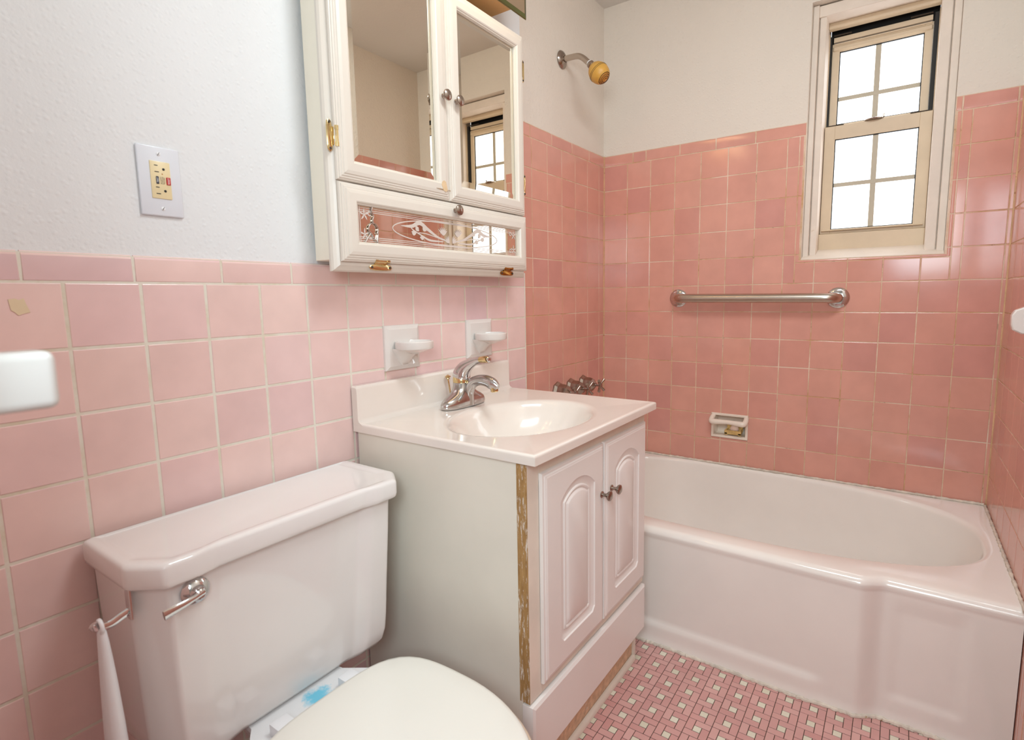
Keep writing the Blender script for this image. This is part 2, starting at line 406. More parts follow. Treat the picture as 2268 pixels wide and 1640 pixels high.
# --- entry wall with doorway (camera stands in it)
mb=MB(); slab(mb,(XE,0,0),(0,-1,0),(1,0,0),-.13,.655,FZ,CZ,-.12,-.006); slab(mb,(XE,0,0),(0,-1,0),(1,0,0),.655,1.387+.13,.96,CZ,-.12,-.006)
we=mb.build('wall_entry',M['paint'],smooth=0); tag(we,kind='structure')
mb=MB(); slab(mb,(XE,0,0),(0,-1,0),(1,0,0),0,.655,FZ,CAPZ-.003,-.006,-.0016,mi=1)
tilefield(mb,(XE,0,0),(0,-1,0),(1,0,0),rng(0,.655,T,.02),vs,g=.0042)
for a in range(5): tile(mb,(XE,0,0),(0,-1,0),(1,0,0),.15*a,min(.655,.15*a+.15),0,CAPZ,g=.003,bull='v1',R=.0075)
mb.build('tile_wainscot',[M['tileL'],M['groutL']],we)
# --- floor, ceiling, hall
mb=MB(); mb.box(XE-.12,2.2,YR-.13,.18,FZ-.1,FZ-.0012)
fl=mb.build('floor',M['groutF'],smooth=0); tag(fl,kind='structure')
ms=.0596/3; g=.0016; X0,Y0=1.1498,-.5646
mb=MB()
def mos(u0,u1,v0,v1,mi):   # u along -y, v along -x, in cells
    xa=X0-(v1-.5)*ms+g/2; xb=X0-(v0-.5)*ms-g/2; ya=Y0-(u1-.5)*ms+g/2; yb=Y0-(u0-.5)*ms-g/2
    if xb>1.32 or xa<XE or ya<YR or yb>0: return
    h=random.uniform(-.0002,.0002); e=.0006
    mb.loft([[(xa,ya,FZ-.004),(xb,ya,FZ-.004),(xb,yb,FZ-.004),(xa,yb,FZ-.004)],[(xa,ya,FZ-e+h),(xb,ya,FZ-e+h),(xb,yb,FZ-e+h),(xa,yb,FZ-e+h)],
             [(xa+e,ya+e,FZ+h),(xb-e,ya+e,FZ+h),(xb-e,yb-e,FZ+h),(xa+e,yb-e,FZ+h)]],True,False,True,mi)
for i in range(-10,16):
    for j in range(-3,25):
        u,v=3*i,3*j
        mos(u,u+1,v,v+1,1); mos(u,u+2,v-1,v,0); mos(u+1,u+2,v,v+2,0); mos(u-1,u+1,v+1,v+2,0); mos(u-1,u,v-1,v+1,0)
mb.build('mosaic_tiles',[M['mosP'],M['mosW']],fl)
mb=MB(); mb.box(XE-.12,2.2,YR-.13,.18,CZ,CZ+.1); tag(mb.build('ceiling',M['ceil'],smooth=0),kind='structure')
mb=MB(); mb.box(-1.7,XE-.12,-2.2,.5,CZ,CZ+.1); tag(mb.build('ceiling',M['hall'],smooth=0),kind='structure')
mb=MB(); mb.box(-1.7,XE-.12,-2.2,.5,FZ-.1,FZ); tag(mb.build('floor',M['hall'],smooth=0),kind='structure')
mb=MB(); mb.box(-1.8,-1.7,-2.3,.6,FZ,CZ); mb.box(-1.7,XE-.12,-2.3,-2.2,FZ,CZ); mb.box(-1.7,XE-.12,.5,.6,FZ,CZ); mb.box(XE-.125,XE-.12,.13,.5,FZ,CZ); mb.box(XE-.125,XE-.12,-2.2,YR-.13,FZ,CZ)
tag(mb.build('wall_hall',M['hall'],smooth=0),kind='structure')

# ------------------------------------------------------------------ window
wx=thing('window_1',(2.0,-1.0,.09),None,None); wx['kind']='structure'
mb=MB()
# plaster/wood casing inside the opening: outer band (front x=2.05), second band (x=2.075), sill and head
Y0w,Y1w=-.785,-1.2205
def yb(a,b,x0,x1,z0,z1,mi=0,r=.0015): mb.rbox(x0,x1,a,b,z0,z1,r,1,mi)
yb(-.7855,-.8045,2.045,2.20,.092,.999); yb(-1.220,-1.199,2.045,2.20,.092,.999)
yb(-.8048,-.8075,2.062,2.20,.10,.99); yb(-1.1987,-1.196,2.062,2.20,.10,.99)
yb(-.8078,-.829,2.056,2.20,.102,.962); yb(-1.1958,-1.1655,2.056,2.20,.102,.962)
yb(-.8045,-1.199,2.05,2.20,.957,.996)
# sloping sill
mb.add([(2.012,-.7855,.0905),(2.012,-1.2200,.0905),(2.20,-1.2200,.158),(2.20,-.7855,.158),(2.012,-.7855,.084),(2.012,-1.2200,.084),(2.20,-1.2200,.084),(2.20,-.7855,.084)],[(0,1,2,3),(4,5,6,7),(0,1,5,4),(1,2,6,5),(2,3,7,6),(3,0,4,7)])
mb.build('window_casing',M['casing'],wx)
mb=MB()
yb(-.829,-1.1655,2.118,2.20,.124,.188,0,.002)     # sill member
yb(-.829,-1.1655,2.122,2.150,.936,.957,0,.002)     # head
yb(-.829,-.8315,2.15,2.21,.19,.93); yb(-1.1655,-1.163,2.15,2.21,.19,.93)
mb.build('window_frame',M['almond'],wx)
mb=MB(); yb(-.8295,-.8375,2.165,2.205,.19,.925); yb(-1.165,-1.150,2.165,2.205,.19,.925); yb(-.83,-1.165,2.20,2.212,.90,.98); yb(-.83,-1.165,2.150,2.205,.957,.98)
mb.build('jamb_channel',M['window_channel'],wx)
def sash(name,x0,y0,y1,z0,z1,gy0,gy1,gz0,gz1,rails):
    global mb
    mb=MB()
    yb(y0,gy0,x0,x0+.022,z0,z1,0,.0012); yb(gy1,y1,x0,x0+.022,z0,z1,0,.0012)
    yb(gy0+.001,gy1-.001,x0+.0005,x0+.022,z0,gz0,0,.0012); yb(gy0+.001,gy1-.001,x0+.0005,x0+.022,gz1,z1,0,.0012)
    s=mb.build(name,M['almond'],wx)
    mb=MB(); e=.003
    for a in ((gy0,gy0-e,gz0,gz1),(gy1+e,gy1,gz0,gz1),(gy0,gy1,gz0,gz0+e),(gy0,gy1,gz1-e,gz1)): mb.box(x0+.006,x0+.012,a[0],a[1],a[2],a[3])
    mb.build('gasket',M['black'],s)
    mb=MB(); mb.box(x0+.0125,x0+.0135,gy0-.0005,gy1+.0005,gz0+.0005,gz1-.0005); mb.build('window_pane',M['pane'],s,smooth=0)
    mb=MB(); yc,w=rails[0]; zc=rails[1]
    mb.rbox(x0+.0095,x0+.0122,yc-w/2,yc+w/2,gz0+e,gz1-e,.0006,1); mb.rbox(x0+.0092,x0+.0119,gy0-e,gy1+e,zc-.0075,zc+.0075,.0006,1)
    mb.build('muntin_grid',M['muntin'],s)
    return s
s1=sash('lower_sash',2.134,-.831,-1.1645,.190,.590,-.866,-1.1275,.206,.541,[(-.9975,.018),.3725])
s2=sash('upper_sash',2.174,-.838,-1.1495,.590,.899,-.863,-1.1245,.604,.869,[(-.988,.018),.698])
mb=MB(); yb(-.836,-1.158,2.124,2.136,.1995,.2045); mb.build('sash_lift',M['almond'],s1)
mb=MB(); yb(-.834,-.893,2.133,2.150,.590,.5935); yb(-1.098,-1.160,2.133,2.150,.590,.5935); mb.build('tilt_latch',M['groove'],s1)
mb=MB(); mb.lathe([(.0,0),(.030,0),(.032,.003),(.028,.007),(.0,.008)],(2.148,-.988,.590),(0,0,1),24); mb.rbox(2.143,2.150,-1.022,-1.004,.596,.600,.001,1); mb.rbox(2.143,2.150,-1.022,-1.016,.596,.610,.001,1)
mb.build('sash_lock',M['nickel'],s1)
mb=MB(); yb(-.840,-1.1475,2.170,2.178,.871,.890,0,.004); yb(-.842,-1.1455,2.171,2.180,.893,.899); yb(-.842,-1.1455,2.172,2.190,.9035,.921,0,.001)
mb.build('top_rail_moulding',M['almond'],s2)
mb=MB(); yb(-.842,-.90,2.166,2.176,.925,.929); yb(-1.08,-1.1455,2.166,2.176,.925,.929); mb.build('tilt_latch',M['groove'],s2)

# ------------------------------------------------------------------ bathtub
RIM=-.757
def lerp(a,b,t): return a+(b-a)*t
def ss(a,b,x):
    t=max(0,min(1,(x-a)/(b-a))); return t*t*(3-2*t)
def front_rim(y): return 1.243+.0*y-.006*ss(-.6,-1.06,y)+.030*ss(-1.07,-1.13,y)+.07*ss(-.03,.01,y)
def sst(a,b,y): # y decreasing
    t=max(0,min(1,(y-a)/(b-a))); return t*t*(3-2*t)
def xr(y): return 1.242-.006*sst(-.6,-1.05,y)+.028*sst(-1.065,-1.125,y)+.066*(1-sst(.012,-.02,y))
def xb(y,z):
    # apron: slight batter, a shallow ledge near the floor, and a recessed panel on the short section
    t=(RIM-z)/(RIM-FZ)
    x=xr(y)+.004+.002*t
    led=.007*ss(-1.050,-1.078,z) if False else 0
    k=1-max(0,min(1,(z+1.082)/.022)); k=max(0,min(1,k)); k=k*k*(3-2*k)      # 1 below ledge
    left=sst(-.02,-.06,y)*(1-sst(-.955,-1.01,y))
    x-=.0075*k*left
    # flare at the foot
    f=max(0,min(1,(-1.115-z)/.02)); x-=.003*f
    pan=sst(-1.125,-1.165,y)*(1-sst(-1.275,-1.30,y))*(1-k)*max(0,min(1,(-.80-z)/.04))
    x+=.0045*pan
    return x
YT0,YT1=YA-.002,YR+.002; XT1=XW-.004
perim=[]
nf=260
for i in range(nf): perim.append(('f',lerp(YT0,YT1,i/nf)))
for i in range(60): perim.append(('r',i/60))
for i in range(120): perim.append(('b',lerp(YT1,YT0,i/120)))
for i in range(40): perim.append(('l',i/40))
yc,xc=-.675,1.665; 
def outer(z,inset=0,fx=None):
    out=[]
    for k,v in perim:
        if k=='f': 
            y=max(YT1+inset,min(YT0-inset,v)); out.append(((fx(v) if fx else xr(v)+inset),y,z))
        elif k=='r': x0=(fx(YT1) if fx else xr(YT1)+inset); out.append((lerp(x0,XT1-inset,v),YT1+inset,z))
        elif k=='b': out.append((XT1-inset,max(YT1+inset,min(YT0-inset,v)),z))
        else: x0=(fx(YT0) if fx else xr(YT0)+inset); out.append((lerp(XT1-inset,x0,v),YT0-inset,z))
    return out
o0=outer(RIM)
def opening(d,z,dx=0):
    """tub opening shrunk by d: long rounded shape, fuller at the right-hand end"""
    out=[]
    for (x,y,_) in o0:
        a=math.atan2((x-xc)/.36,(y-yc)/.70)
        c,s=math.cos(a),math.sin(a)
        n=2.55 if c<0 else 3.2      # c<0: right end (y more negative)
        r=(abs(c)**n+abs(s)**n)**(-1/n)
        ay=(.682 if c<0 else .64)-d*(1.0 if c<0 else .55)
        ax=(.345 if s<0 else .337)-d*.55
        out.append((xc+s*r*ax+dx,yc+c*r*ay,z))
    return out
rings=[]
nz=46
for i in range(nz):
    z=lerp(FZ+.001,RIM-.030,i/(nz-1)); rings.append(outer(z,fx=lambda y,z=z:xb(y,z)))
R_=.024
for k in range(1,9):
    a=k/8*PI/2; ins=R_*(1-math.cos(a)); rings.append(outer(RIM-R_+R_*math.sin(a)-.0005,inset=0,fx=lambda y,ins=ins:xr(y)+ins))
rings.append(outer(RIM,inset=.0,fx=lambda y:xr(y)+.034))
rings.append(opening(-.010,RIM+.0005)); 
for k in range(1,7):
    a=k/6*PI/2; rings.append(opening(-.010+.022*math.sin(a),RIM-.022*(1-math.cos(a))))
for d,dz in ((.022,.06),(.032,.12),(.045,.19),(.060,.25),(.085,.30),(.13,.33),(.2,.345),(.3,.35)): rings.append(opening(d,RIM-dz))
mb=MB(); mb.loft(rings,True,False,True)
tub=thing('bathtub',(1.6,-.68,FZ),'white enamelled bathtub with rounded basin set against pink tiled walls','bathtub')
mb.build('tub_body',M['enamel'],tub,smooth=50)
# caulk beads
def bead(pts,r,jit,n=8):
    mb.tube([(p[0]+random.uniform(-jit,jit),p[1]+random.uniform(-jit,jit),p[2]+random.uniform(-jit,jit)*.5) for p in pts],[r*random.uniform(.7,1.35) for p in pts],n)
mb=MB(); ys=[lerp(-.05,-1.38,i/220) for i in range(221)]
bead([(xb(y,FZ)-.002,y,FZ+.002) for y in ys],.0055,.0018)
mb.build('floor_caulk',M['caulk'],tub)
mb=MB(); bead([(XW-.006,lerp(.03,-1.38,i/200),RIM+.004) for i in range(201)],.0042,.0008)
bead([(lerp(1.26,2.0,i/120),YR+.004,RIM+.002) for i in range(121)],.0040,.0003)
mb.build('wall_caulk',M['caulk'],tub)

# ------------------------------------------------------------------ vanity
VX0,VX1=.548,1.146
van=thing('vanity_cabinet',((VX0+VX1)/2,-.26,FZ),'white two-door vanity cabinet with peeling front edge beside the toilet','cabinet')
mb=MB(); mb.rbox(VX0,VX0+.015,-.500,-.006,FZ+.002,-.3625,.001,1); mb.rbox(VX1-.015,VX1,-.500,-.006,FZ+.002,-.3625,.001,1)
mb.box(VX0+.015,VX1-.015,-.495,-.49,-1.02,-.3625); mb.box(VX0+.015,VX1-.015,-.49,-.008,-1.05,-1.035)
mb.build('side_panels',M['vanside'],van,smooth=0)
mb=MB(); mb.rbox(VX0,.590,-.5195,-.500,-.885,-.3625,.001,1); mb.rbox(1.105,VX1,-.5195,-.500,-.885,-.3625,.001,1); mb.rbox(.590,1.105,-.5195,-.500,-.410,-.3625,.001,1); mb.rbox(.590,1.105,-.5195,-.500,-.885,-.858,.001,1); mb.box(.862,.880,-.515,-.500,-.86,-.41)
mb.build('face_frame',M['vanframe'],van,smooth=0)
mb=MB(); pts=[]
mb.rbox(VX0-.0012,VX0+.0002,-.5195,-.494,-.884,-.366,.0004,1)
tag(mb.build('peeled_edge',M['raw'],van,smooth=0),'brown raw wood strip where the white paint has peeled')
mb=MB(); mb.rbox(VX0-.002,VX1-.004,-.527,-.500,-1.028,-.889,.002,2); mb.frame(VX0-.002,VX1-.004,-1.028,-.889,-.527,[(0,0),(.006,.0035),(.008,.0035)]); mb.box(VX0+.006,VX1-.012,-.5305,-.527,-1.020,-.897)
mb.build('lower_panel',M['vandoor'],van,smooth=30)
mb=MB(); mb.box(VX0+.015,VX1-.002,-.4935,-.478,FZ+.001,-1.028); mb.build('toe_kick',M['kick'],van,smooth=0)
def vdoor(x0,x1,ax0,ax1,kx,name='door'):
    mb=MB(); yb0=-.5195; yf=-.532; z0,z1=-.862,-.394
    cx=(x0+x1)/2; nb,ns,na=14,24,28
    def rect(o,y,z0=z0,z1=z1):
        L=[]
        for i in range(nb): L.append((lerp(x0+o,x1-o,i/nb),y,z0+o))
        for i in range(ns): L.append((x1-o,y,lerp(z0+o,z1-o,i/ns)))
        for i in range(na): L.append((lerp(x1-o,x0+o,i/na),y,z1-o))
        for i in range(ns): L.append((x0+o,y,lerp(z1-o,z0+o,i/ns)))
        return L
    pb,sp,rise=-.804,-.476,.034
    w=(ax1-ax0)/2; ac=(ax0+ax1)/2; Rr=(w*w+rise*rise)/(2*rise); zc=sp+rise-Rr
    def arch(d,y):
        L=[]; ww=w-d; rr=Rr-d; zs=zc+math.sqrt(max(rr*rr-ww*ww,1e-9)); cr=max(.012-d*.4,.001)
        for i in range(nb):
            t=i/nb; x=lerp(ac-ww,ac+ww,t); e=min(x-(ac-ww),(ac+ww)-x); zz=pb+d+(cr-math.sqrt(max(cr*cr-(cr-min(e,cr))**2,0))); L.append((x,y,zz))
        for i in range(ns): L.append((ac+ww,y,lerp(pb+d+cr,zs,i/ns)))
        for i in range(na):
            x=lerp(ac+ww,ac-ww,i/na); L.append((x,y,zc+math.sqrt(max(rr*rr-(x-ac)**2,0))))
        for i in range(ns): L.append((ac-ww,y,lerp(zs,pb+d+cr,i/ns)))
        return L
    rings=[rect(0,yb0),rect(0,yf+.007),rect(.0015,yf+.0045),rect(.006,yf+.0038),rect(.0085,yf+.0016),rect(.011,yf+.0012),rect(.0125,yf)]
    for d,h in ((0,0),(.002,.003),(.008,.0055),(.015,.0066),(.019,.0062),(.0205,.004),(.0225,.0030),(.0255,.0036),(.0275,.0056),(.029,.0056),(.0335,.002),(.036,.0008)): rings.append(arch(d,yf+h))
    mb.loft(rings,True,True,True)
    d=mb.build(name,M['vandoor'],van,smooth=32)
    mb=MB(); mb.lathe([(.0085,0),(.0088,.0015),(.0075,.003),(.0055,.004),(.0045,.005),(.0042,.011),(.006,.014),(.0105,.018),(.0125,.021),(.012,.024),(.008,.0265),(0,.0272)],(kx,yf,-.5195),(0,-1,0),28)
    mb.build('knob',M['nickel'],d)
vdoor(.590,.8665,.657,.816,.851); vdoor(.8745,1.136,.925,1.082,.905)
vt=thing('bathroom_sink',(.853,-.27,-.362),'off-white one-piece sink basin top with backsplash resting on the vanity cabinet','sink')
# sink top: rings from the outside edge to the drain
ex0,ex1,ey0,ey1=.5375,1.167,-.5465,-.003; TZ=-.3400
n1,n2=60,52
def rr(o,z):
    L=[]
    for i in range(n1): L.append((lerp(ex0+o,ex1-o,i/n1),ey0+o,z))
    for i in range(n2): L.append((ex1-o,lerp(ey0+o,ey1,i/n2),z))
    for i in range(n1): L.append((lerp(ex1-o,ex0+o,i/n1),ey1,z))
    for i in range(n2): L.append((ex0+o,lerp(ey1,ey0+o,i/n2),z))
    return L
bx,by=.832,-.315; base=rr(0,0)
def el(a,b,z,dy=0):
    L=[]
    for x,y,_ in base:
        t=math.atan2((y-by)/.27,(x-bx)/.31); L.append((bx+a*math.cos(t),by+dy+b*math.sin(t),z))
    return L
rings=[rr(.012,TZ-.0215),rr(0,TZ-.0215),rr(0,TZ-.006)]
for k in range(1,6): a=k/5*PI/2; rings.append(rr(.006*(1-math.cos(a)),TZ-.006+.006*math.sin(a)))
rings.append(rr(.012,TZ-.0004)); rings.append(rr(.02,TZ-.0012))
rings+= [el(.238,.180,TZ-.0022),el(.228,.172,TZ-.003),el(.220,.166,TZ-.006),el(.213,.160,TZ-.013),el(.204,.153,TZ-.027),el(.189,.142,TZ-.05),el(.160,.124,TZ-.078),el(.128,.098,TZ-.102,.004),el(.09,.07,TZ-.118,.01),el(.05,.04,TZ-.125,.016),el(.022,.022,TZ-.127,.02)]
mb=MB(); mb.loft(rings,True,False,False); mb.build('basin_top',M['marble'],vt,smooth=45)
mb=MB(); mb.lathe([(0,0),(.021,0),(.022,.002),(.018,.003),(.0,.002)],(bx,by+.02,TZ-.128),(0,0,1),24); mb.build('drain_flange',M['chrome'],vt)
mb=MB()
prof=[(-.003,TZ-.005),(-.003,-.2475),(-.018,-.2475),(-.0215,-.2505),(-.0225,-.256),(-.0225,TZ+.010),(-.026,TZ+.003),(-.034,TZ-.001),(-.04,TZ-.004)]
mb.loft([[(ex0+o,y,z-(.004 if (o==0 and z>-.26) else 0)) for y,z in prof] for o in (0,.003)]+[[(x,y,z) for y,z in prof] for x in (.6,1.1)]+[[(ex1-o,y,z-(.004 if (o==0 and z>-.26) else 0)) for y,z in prof] for o in (.003,0)],False)
for o in (ex0,ex1): mb.add([(o,y,z-(.004 if z>-.26 else 0)) for y,z in prof],[tuple(range(len(prof)))])
mb.build('backsplash',M['marble'],vt,smooth=40)
# floor moulding in front of the toe kick
mb=MB(); q=[(-.4945,FZ),(-.4945,FZ+.017),(-.499,FZ+.016),(-.503,FZ+.012),(-.505,FZ+.006),(-.505,FZ)]
mb.loft([[(x,y,z+.0005) for y,z in q] for x in (VX0+.0,VX1-.012)],True,True,True)
tr=mb.build('trim_1',M['vanframe'],smooth=40); tag(tr,kind='structure')

# ------------------------------------------------------------------ sink faucet
fx,fy=.852,-.100
fa=thing('sink_faucet',(fx,fy,TZ),'chrome and brass single-lever faucet standing on the sink top','faucet')
mb=MB()
# centreset base: long low oval swelling into the column
rings=[]
for a,b,z,sh in ((.084,.027,0,.004),(.0862,.0282,.005,.004),(.0855,.0280,.013,.004),(.080,.0272,.021,.004),(.067,.0260,.029,.005),(.049,.0245,.037,.006),(.036,.0235,.046,.008),(.0290,.0230,.056,.010),(.0255,.0225,.066,.012)):
    rings.append([(fx-.10*max(0,a-.03)+a*math.copysign(abs(math.cos(t))**.8,math.cos(t)),fy+sh+b*math.copysign(abs(math.sin(t))**.8,math.sin(t)),TZ+z) for t in [2*PI*i/40 for i in range(40)]])
mb.loft(rings,True,True,True); 
sp=smoothpath([(fx,fy-.006,TZ+.004),(fx,-.110,TZ+.040),(fx,-.128,TZ+.066),(fx,-.152,TZ+.076),(fx,-.178,TZ+.076),(fx,-.200,TZ+.068),(fx,-.2165,TZ+.060)],6)
rd=smoothvals([.0225,.0185,.0155,.0150,.0162,.0168,.0095],6)
mb.tube(sp,[(r*.80,r) for r in rd],20)
mb.build('spout_body',M['spot'],fa,smooth=50)
mb=MB(); mb.lathe([(.0245,0),(.0248,.003),(.0240,.014),(.0215,.022),(0,.023)],(fx,fy+.013,TZ+.064),(0,.12,1),32); mb.build('collar_ring',M['brass'],fa)
mb=MB()
lv=smoothpath([(fx,-.086,TZ+.080),(fx,-.0895,TZ+.092),(fx,-.100,TZ+.106),(fx,-.118,TZ+.119),(fx,-.140,TZ+.129),(fx,-.158,TZ+.1335)],6)
mb.tube(lv,[(a,a*1.15) for a in smoothvals([.0236,.0228,.0190,.0138,.0100,.0082],6)],20); lever=mb.build('lever_handle',M['chrome'],fa,smooth=50)
mb=MB(); mb.tube([(fx,-.156,TZ+.133),(fx,-.160,TZ+.134),(fx,-.176,TZ+.1355),(fx,-.182,TZ+.136)],[.0086,.0088,.0098,.0088],20); mb.build('lever_tip',M['brass'],lever)
mb=MB(); mb.lathe([(0,0),(.007,.001),(.0088,.005),(.007,.009),(0,.011)],(fx,-.182,TZ+.136),(0,-1,.05),20); mb.build('crystal_button',M['chrome'],lever)
mb=MB(); mb.lathe([(.0105,0),(.0105,.010),(.009,.012),(0,.012)],(fx,-.204,TZ+.059),(0,-.1,-1),24); mb.build('aerator',M['brass'],fa)
mb=MB(); mb.tube([(fx,-.046,TZ+.0),(fx,-.040,TZ+.04),(fx,-.0345,TZ+.070)],.0022,10); mb.lathe([(.0025,0),(.005,.002),(.0045,.005),(.0085,.0075),(.0085,.010),(.004,.0125),(.002,.014),(0,.0145)],(fx,-.0345,TZ+.069),(0,.1,1),20); mb.build('lift_rod',M['brass'],fa)

# ------------------------------------------------------------------ porcelain dishes above the sink
def dish():
    d=thing('toothbrush_holder',(.708,0,-.2245),'white porcelain tumbler holder on tile wall directly left of the faucet','holder','porcelain holders on the pink tile above the sink')
    mb=MB(); x0,x1,z0,z1=.647,.769,-.2245,-.105
    rg=[]
    for o,h in ((0,0),(0,.006),(.002,.0085),(.009,.011),(.011,.0125),(.014,.013)): rg.append([(x0+o,-h,z0+o),(x1-o,-h,z0+o),(x1-o,-h,z1-o),(x0+o,-h,z1-o)])
    mb.loft(rg,True,True,True); mb.build('back_plate',M['porcelain'],d,smooth=25)
    mb=MB(); cx,cy=.708,-.052; rg=[]
    zt=-.1465
    for r,z in ((.012,zt-.034),(.043,zt-.0225),(.0488,zt-.0205),(.0505,zt-.0175),(.0505,zt-.002),(.0490,zt),(.0455,zt),(.044,zt-.002),(.042,zt-.010),(.01,zt-.011)):
        rg.append([(cx+r*math.cos(t),min(cy+r*math.sin(t),-.011),z) for t in [2*PI*i/56 for i in range(56)]])
    mb.loft(rg,True,True,True)
    mb.build('round_tray',M['porcelain'],d,smooth=32)
    mb=MB(); rg=[]
    for w,dp,z in ((.012,.014,-.212),(.020,.022,-.203),(.027,.034,-.191),(.034,.050,-.180),(.041,.068,-.172),(.044,.078,-.166)):
        rg.append([(cx+w*math.cos(PI*i/20),-.012-(dp-.012)*math.sin(PI*i/20),z) for i in range(21)])
    mb.loft(rg,True,True,True)
    mb.build('support_bracket',M['porcelain'],d,smooth=50)
    return d
d1=dish(); d2=copy_tree(d1,(.3265,0,.001)); d2['label']='white porcelain tumbler holder on tile wall behind the faucet lever, nearer the tub'

# ------------------------------------------------------------------ medicine cabinet
FY=-.088; DY=-.089
mc=thing('medicine_cabinet',(.815,0,.027),'cream wall cabinet with two mirrored doors above the sink','cabinet')
mb=MB(); mb.rbox(.4590,1.165,-.070,-.0065,.053,.766,.001,1); mb.build('cabinet_body',M['cabside'],mc,smooth=0)
mb=MB(); mb.frame(.449,1.184,.027,.768,-.069,[(0,0),(0,.006),(.003,.011),(.009,.015),(.014,.019),(.05,.019)]); mb.box(.48,1.15,-.086,-.069,.06,.735)
mb.box(.451,1.182,-.0705,-.069,.029,.766)
mb.build('face_frame',M['cab'],mc,smooth=30)
PROF=[(0,0),(0,.004),(.0015,.007),(.004,.0075),(.005,.0095),(.0085,.010),(.010,.0118),(.0135,.012),(.015,.0140),(.0195,.0150),(.022,.0155),(.038,.0160),(.0405,.0145),(.0425,.0115),(.044,.0115),(.0455,.008),(.0455,.0025)]
def mirror_panel(x0,x1,z0,z1,y,parent,bw):
    mb=MB(); mb.add([(x0+bw,y-.0018,z0+bw),(x1-bw,y-.0018,z0+bw),(x1-bw,y-.0018,z1-bw),(x0+bw,y-.0018,z1-bw)],[(0,1,2,3)],0)
    if bw: mb.frame(x0,x1,z0,z1,y,[(0,.0004),(bw,.0018)],1)
    return mb.build('mirror',[M['mirror'],M['bevel']],parent,smooth=0)
def hinge(name,at,vert,parent,mat,sx=1):
    """butterfly leaf + barrel; at = centre on the face frame; vertical or horizontal barrel"""
    mb=MB(); x,y,z=at; rg=[]
    H=.034
    out=[(-H,0),(-H*.86,.0055),(-H*.6,.0065),(-H*.48,.010),(H*.48,.010),(H*.6,.0065),(H*.86,.0055),(H,0),(H*.86,-.0055),(H*.5,-.007),(-H*.5,-.007),(-H*.86,-.0055)]
    def P(a,b,h): return (x+sx*b,y-h,z+a) if vert else (x+a,y-h,z+b)
    mb.loft([[P(a,b,0) for a,b in out],[P(a,b,.0022) for a,b in out],[P(a*.95,b*.85,.0032) for a,b in out]],True,True,True)
    for s in (-1,1):
        c=P(s*H*.8,0,.0032); mb.lathe([(.0028,0),(.0028,.0012),(0,.0018)],c,(0,-1,0),12,1)
    a=P(-.021,.0145,.007); b=P(.021,.0145,.007)
    mb.tube([a,b],.0042,16); mb.tube([P(-.0215,.0145,.007),P(-.0125,.0145,.007)],.0047,16); mb.tube([P(.0125,.0145,.007),P(.0215,.0145,.007)],.0047,16)
    c0=P(-.019,.008,0);c1=P(.019,.014,.005)
    mb.rbox(min(c0[0],c1[0]),max(c0[0],c1[0]),min(c0[1],c1[1]),max(c0[1],c1[1]),min(c0[2],c1[2]),max(c0[2],c1[2]),.0008,1)
    mb.build(name,[mat,M['groove']],parent,smooth=40)
def cdoor(x0,x1,z0,z1,name='mirror_door',bw=.019):
    mb=MB(); mb.frame(x0,x1,z0,z1,DY,PROF); mb.frame(x0,x1,z0,z1,DY,[(0,0),(.0455,0.0)])
    mb.box(x0+.004,x1-.004,DY-.0002,DY+.0008,z0+.004,z1-.004)
    d=mb.build(name,M['cab'],mc,smooth=20); mirror_panel(x0+.044,x1-.044,z0+.044,z1-.044,DY-.0016,d,bw); return d
def cknob(x,z,d,y=DY-.0155):
    mb=MB(); mb.lathe([(.0065,0),(.006,.002),(.0045,.004),(.0042,.010),(.006,.0115),(.0125,.013),(.0142,.0155),(.0135,.0185),(.009,.0215),(0,.0225)],(x,y,z),(0,-1,0),28); mb.build('knob',M['nickel'],d)
dl=cdoor(.4615,.8155,.2225,.762); dr=cdoor(.8170,1.1690,.2225,.762)
cknob(.7935,.482,dl); cknob(.8425,.481,dr)
df=cdoor(.4635,1.1745,.0485,.2195,'drop_door',0.0); cknob(.826,.198,df)
hinge('brass_hinge',(.4525,-.0882,.312),True,dl,M['brass']); hinge('brass_hinge',(1.1775,-.0882,.665),True,dr,M['brass'],-1); hinge('brass_hinge',(1.1775,-.0882,.320),True,dr,M['brass'],-1)
hinge('brass_hinge',(.5745,-.0882,.0385),False,df,M['brass']); hinge('brass_hinge',(1.075,-.0882,.0385),False,df,M['brassd'])
# etched ornament on the drop door mirror
mb=MB(); ey=DY-.0016-.0018-.0004; EW=1.5; EK=[0]
def ribbon(pts,w):
    EK[0]+=1; P=[Vector((p[0],ey-EK[0]*4e-6,p[1])) for p in pts]; L=[];Rr=[]
    if not isinstance(w,(list,tuple)): w=[w]*len(P)
    for i,p in enumerate(P):
        t=(P[min(i+1,len(P)-1)]-P[max(i-1,0)]); t=t.normalized() if t.length>1e-9 else Vector((1,0,0)); n=Vector((-t.z,0,t.x)); L.append(p+n*w[i]*EW); Rr.append(p-n*w[i]*EW)
    mb.loft([L,Rr],False)
gx0,gx1,gz0,gz1=.5085,1.1295,.0935,.1745; gc=(gx0+gx1)/2; gz=(gz0+gz1)/2
for dz in (.004,.0085,.0125):
    ribbon([(gx0,gz1-dz),(gx1,gz1-dz)],.0006); 
    ribbon([(gx0,gz0+dz),(gx1,gz0+dz)],.0006)
for dx in (.006,.010): ribbon([(gx0+dx,gz0),(gx0+dx,gz1)],.0006); ribbon([(gx1-dx,gz0),(gx1-dx,gz1)],.0006)
ribbon([(gc+.205*math.cos(t),gz+.0305*math.sin(t)) for t in [2*PI*i/96 for i in range(97)]],.0009)
def sw(pts,ws,k=8):
    P=smoothpath([(a,b,0) for a,b in pts],k); ribbon([(p.x,p.y) for p in P],smoothvals(ws,k))
